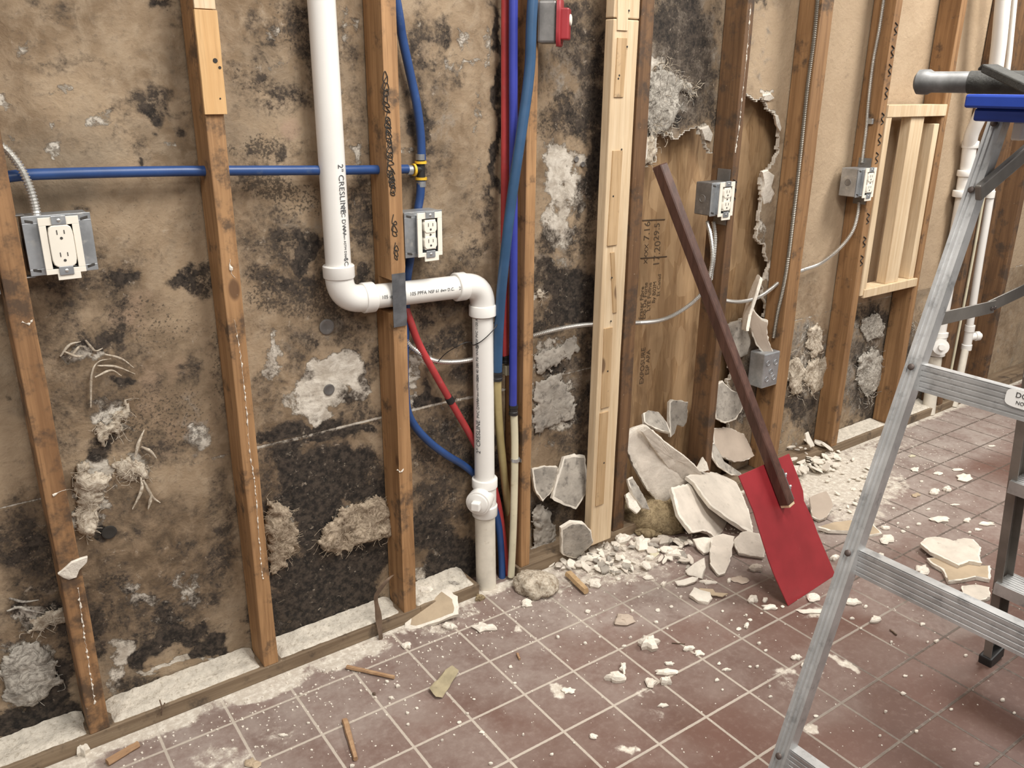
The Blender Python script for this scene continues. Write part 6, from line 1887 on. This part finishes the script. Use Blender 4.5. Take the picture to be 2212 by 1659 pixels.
fluff('hanging tan fluff right beside the splice-topped stud', [(576, 1075), (610, 1085), (635, 1120), (641, 1160), (628, 1200), (602, 1230), (590, 1240), (574, 1200), (570, 1130)], .085, .030, 'fluff_brown', 6, 50, .035)
fluff('white crooked paper flap low in the first bay', [(58, 1372), (72, 1340), (100, 1320), (142, 1305), (142, 1342), (104, 1350), (80, 1362), (70, 1378)], .086, .018, 'fluff', 7, 10)
strands('grey wisps above the crooked paper flap', [[(20, 1292), (50, 1300), (84, 1296)], [(30, 1310), (60, 1318), (95, 1325)], [(15, 1320), (45, 1312), (75, 1330)]], .0034, 'fluff_grey', .082, 7)
fluff('rounded grey-green fluff pad low in the corner bay', [(0, 1420), (40, 1390), (85, 1385), (115, 1430), (138, 1465), (110, 1490), (75, 1520), (30, 1530), (0, 1515)], .086, .016, 'fluff_grey', 8, 10)
fluff('grey furry paper patch under the new pine in the broken-out bay', [(1400, 170), (1425, 140), (1450, 160), (1475, 175), (1506, 200), (1490, 206), (1470, 198), (1466, 230), (1450, 272), (1420, 292), (1402, 300), (1396, 240)], .085, .022, 'fluff_grey', 9, 50, .04)
fluff('buff paper tongue hanging at the hole corner', [(1390, 300), (1404, 290), (1418, 305), (1414, 335), (1400, 355), (1388, 350)], .085, .014, 'fluff', 10, 14)
fluff('grey-white peeled paper band beside the narrow stud', [(1152, 772), (1200, 745), (1245, 725), (1252, 760), (1220, 780), (1190, 800), (1160, 812)], .086, .010, 'gypsum_grey', 11, 8)
fluff('squarish grey-white peeled paper patch under the paper band', [(1152, 822), (1210, 808), (1226, 840), (1246, 870), (1236, 900), (1200, 920), (1152, 936)], .086, .012, 'gypsum_grey', 12, 8)
fluff('small curled white paper scrap at the blackest spot', [(1157, 630), (1168, 622), (1176, 632), (1172, 645), (1160, 644)], .084, .014, 'fluff', 13, 4)
fluff('ragged grey plaster growth above the rubble corner', [(1150, 1100), (1172, 1085), (1190, 1110), (1200, 1160), (1195, 1200), (1165, 1215), (1150, 1190)], .075, .022, 'gypsum_grey', 14, 10)


def tuft(label, pts, n, L_, mat, seed, r=.0015):
    mb = MB()
    rnd = random.Random(seed)
    for i in range(n):
        px, py = rnd.choice(pts)
        p_ = W(px + rnd.gauss(0, 7), py + rnd.gauss(0, 9), .086)
        q = [p_]
        d = Vector((rnd.uniform(-1, 1), rnd.uniform(-1.0, -.1), rnd.uniform(-1, .7))).normalized()
        for k in range(3):
            d = (d + Vector((rnd.uniform(-1, 1), rnd.uniform(-.6, .6), rnd.uniform(-1, 1))) * .8).normalized()
            t2 = q[-1] + d * L_ * rnd.uniform(.2, .45)
            t2.y = max(.028, min(.087, t2.y))
            q.append(t2)
        mb.tube(spline(q, L_ / 8), r * rnd.uniform(.6, 1.4), 5)
    o = build('fibre_tuft', mb, M[mat], None, 80)
    return tag(o, label, 'fibre tufts', None, 'stuff')


tuft('pale fibre tufts clinging low beside the long dull conduit stud', [(1757, 722), (1762, 745), (1752, 765), (1710, 775), (1705, 805), (1715, 830), (1735, 815), (1760, 800), (1775, 785), (1720, 840), (1745, 835)], 150, .028, 'fluff', 1, .0011)
fluff('small pale fibre knot highest in the lower strip past the conduit stud', [(1745, 706), (1766, 700), (1777, 718), (1770, 760), (1752, 776), (1740, 745)], .086, .020, 'fluff', 31, 12, .02)
fluff('pale fibre clump touching the long dull conduit stud', [(1697, 782), (1720, 770), (1738, 800), (1730, 850), (1706, 850), (1698, 815)], .086, .020, 'fluff', 32, 12, .02)
fluff('broad pale fibre clump spreading to the next amber stud', [(1742, 782), (1785, 768), (1802, 790), (1784, 832), (1752, 852), (1737, 820)], .086, .018, 'fluff', 33, 12, .02)
tuft('grey fibre tufts low in the bay under the pine frame', [(1870, 700), (1890, 690), (1880, 760), (1865, 790), (1895, 780), (1860, 830), (1880, 850), (1870, 870)], 130, .026, 'fluff_grey', 2, .0011)
fluff('upper grey fluff pad under the pine frame', [(1860, 690), (1895, 676), (1910, 700), (1902, 730), (1872, 738), (1858, 715)], .086, .018, 'fluff_grey', 34, 8, .02)
fluff('lower grey fluff pad under the pine frame', [(1852, 770), (1885, 752), (1908, 775), (1900, 830), (1870, 860), (1848, 820)], .086, .020, 'fluff_grey', 35, 10, .02)
tuft('grey fibre tufts behind the ladder rail', [(1958, 660), (1972, 700), (1950, 790), (1968, 830), (1958, 868)], 90, .024, 'fluff_grey', 3, .0010)
tuft('wisps of fibre around the furry grey paper patch', [(1440, 140), (1470, 170), (1492, 192), (1420, 200), (1410, 270), (1440, 270)], 110, .030, 'fluff', 4, .0008)


# insulation lumps
def lump(label, px, py, w_, h_, mat, seed, z=0.0, dep=.05, name='insulation_clump'):
    c = G(px, py + h_ * .35, z)
    ex = G(px + 1, py, z) - G(px, py, z)
    up_ = w_ * ex.length / 2
    hh = h_ * ex.length / 2
    mb = MB()
    U_, V_ = 30, 16
    fwd = Vector((-.45, -.89, 0))
    exn = ex.normalized()
    rings = []
    for j in range(V_ + 1):
        th = math.pi * j / V_
        ring = []
        for i in range(U_):
            ph = 2 * math.pi * i / U_
            d = Vector((math.sin(th) * math.cos(ph), math.sin(th) * math.sin(ph), math.cos(th)))
            n_ = float(fbm(np.array([d.x * 2.2 + seed * 3 + d.z]), np.array([d.y * 2.2 + d.z * 1.7 + 9]), seed, 4)[0])
            k_ = .55 + .9 * n_
            ring.append(c + exn * d.x * up_ * k_ + fwd * d.y * dep * k_ + Vector((0, 0, max(.0005, (hh * .55 + d.z * hh * k_)))))
        rings.append(ring)
    mb.ring_loft(rings)
    return tag(build(name, mb, M[mat], None, 80), label, 'insulation')


lump('brown insulation lump under the long dusty slab', 1412, 1110, 140, 76, 'fluff_tan', 3, 0, .07)
lump('beige fluff clump on the floor by the cream pipes', 1160, 1258, 84, 50, 'fluff', 6, 0, .055)
lump('small brown fluff at the foot of the insulation lump', 1402, 1146, 50, 24, 'fluff_tan', 9, 0, .03)
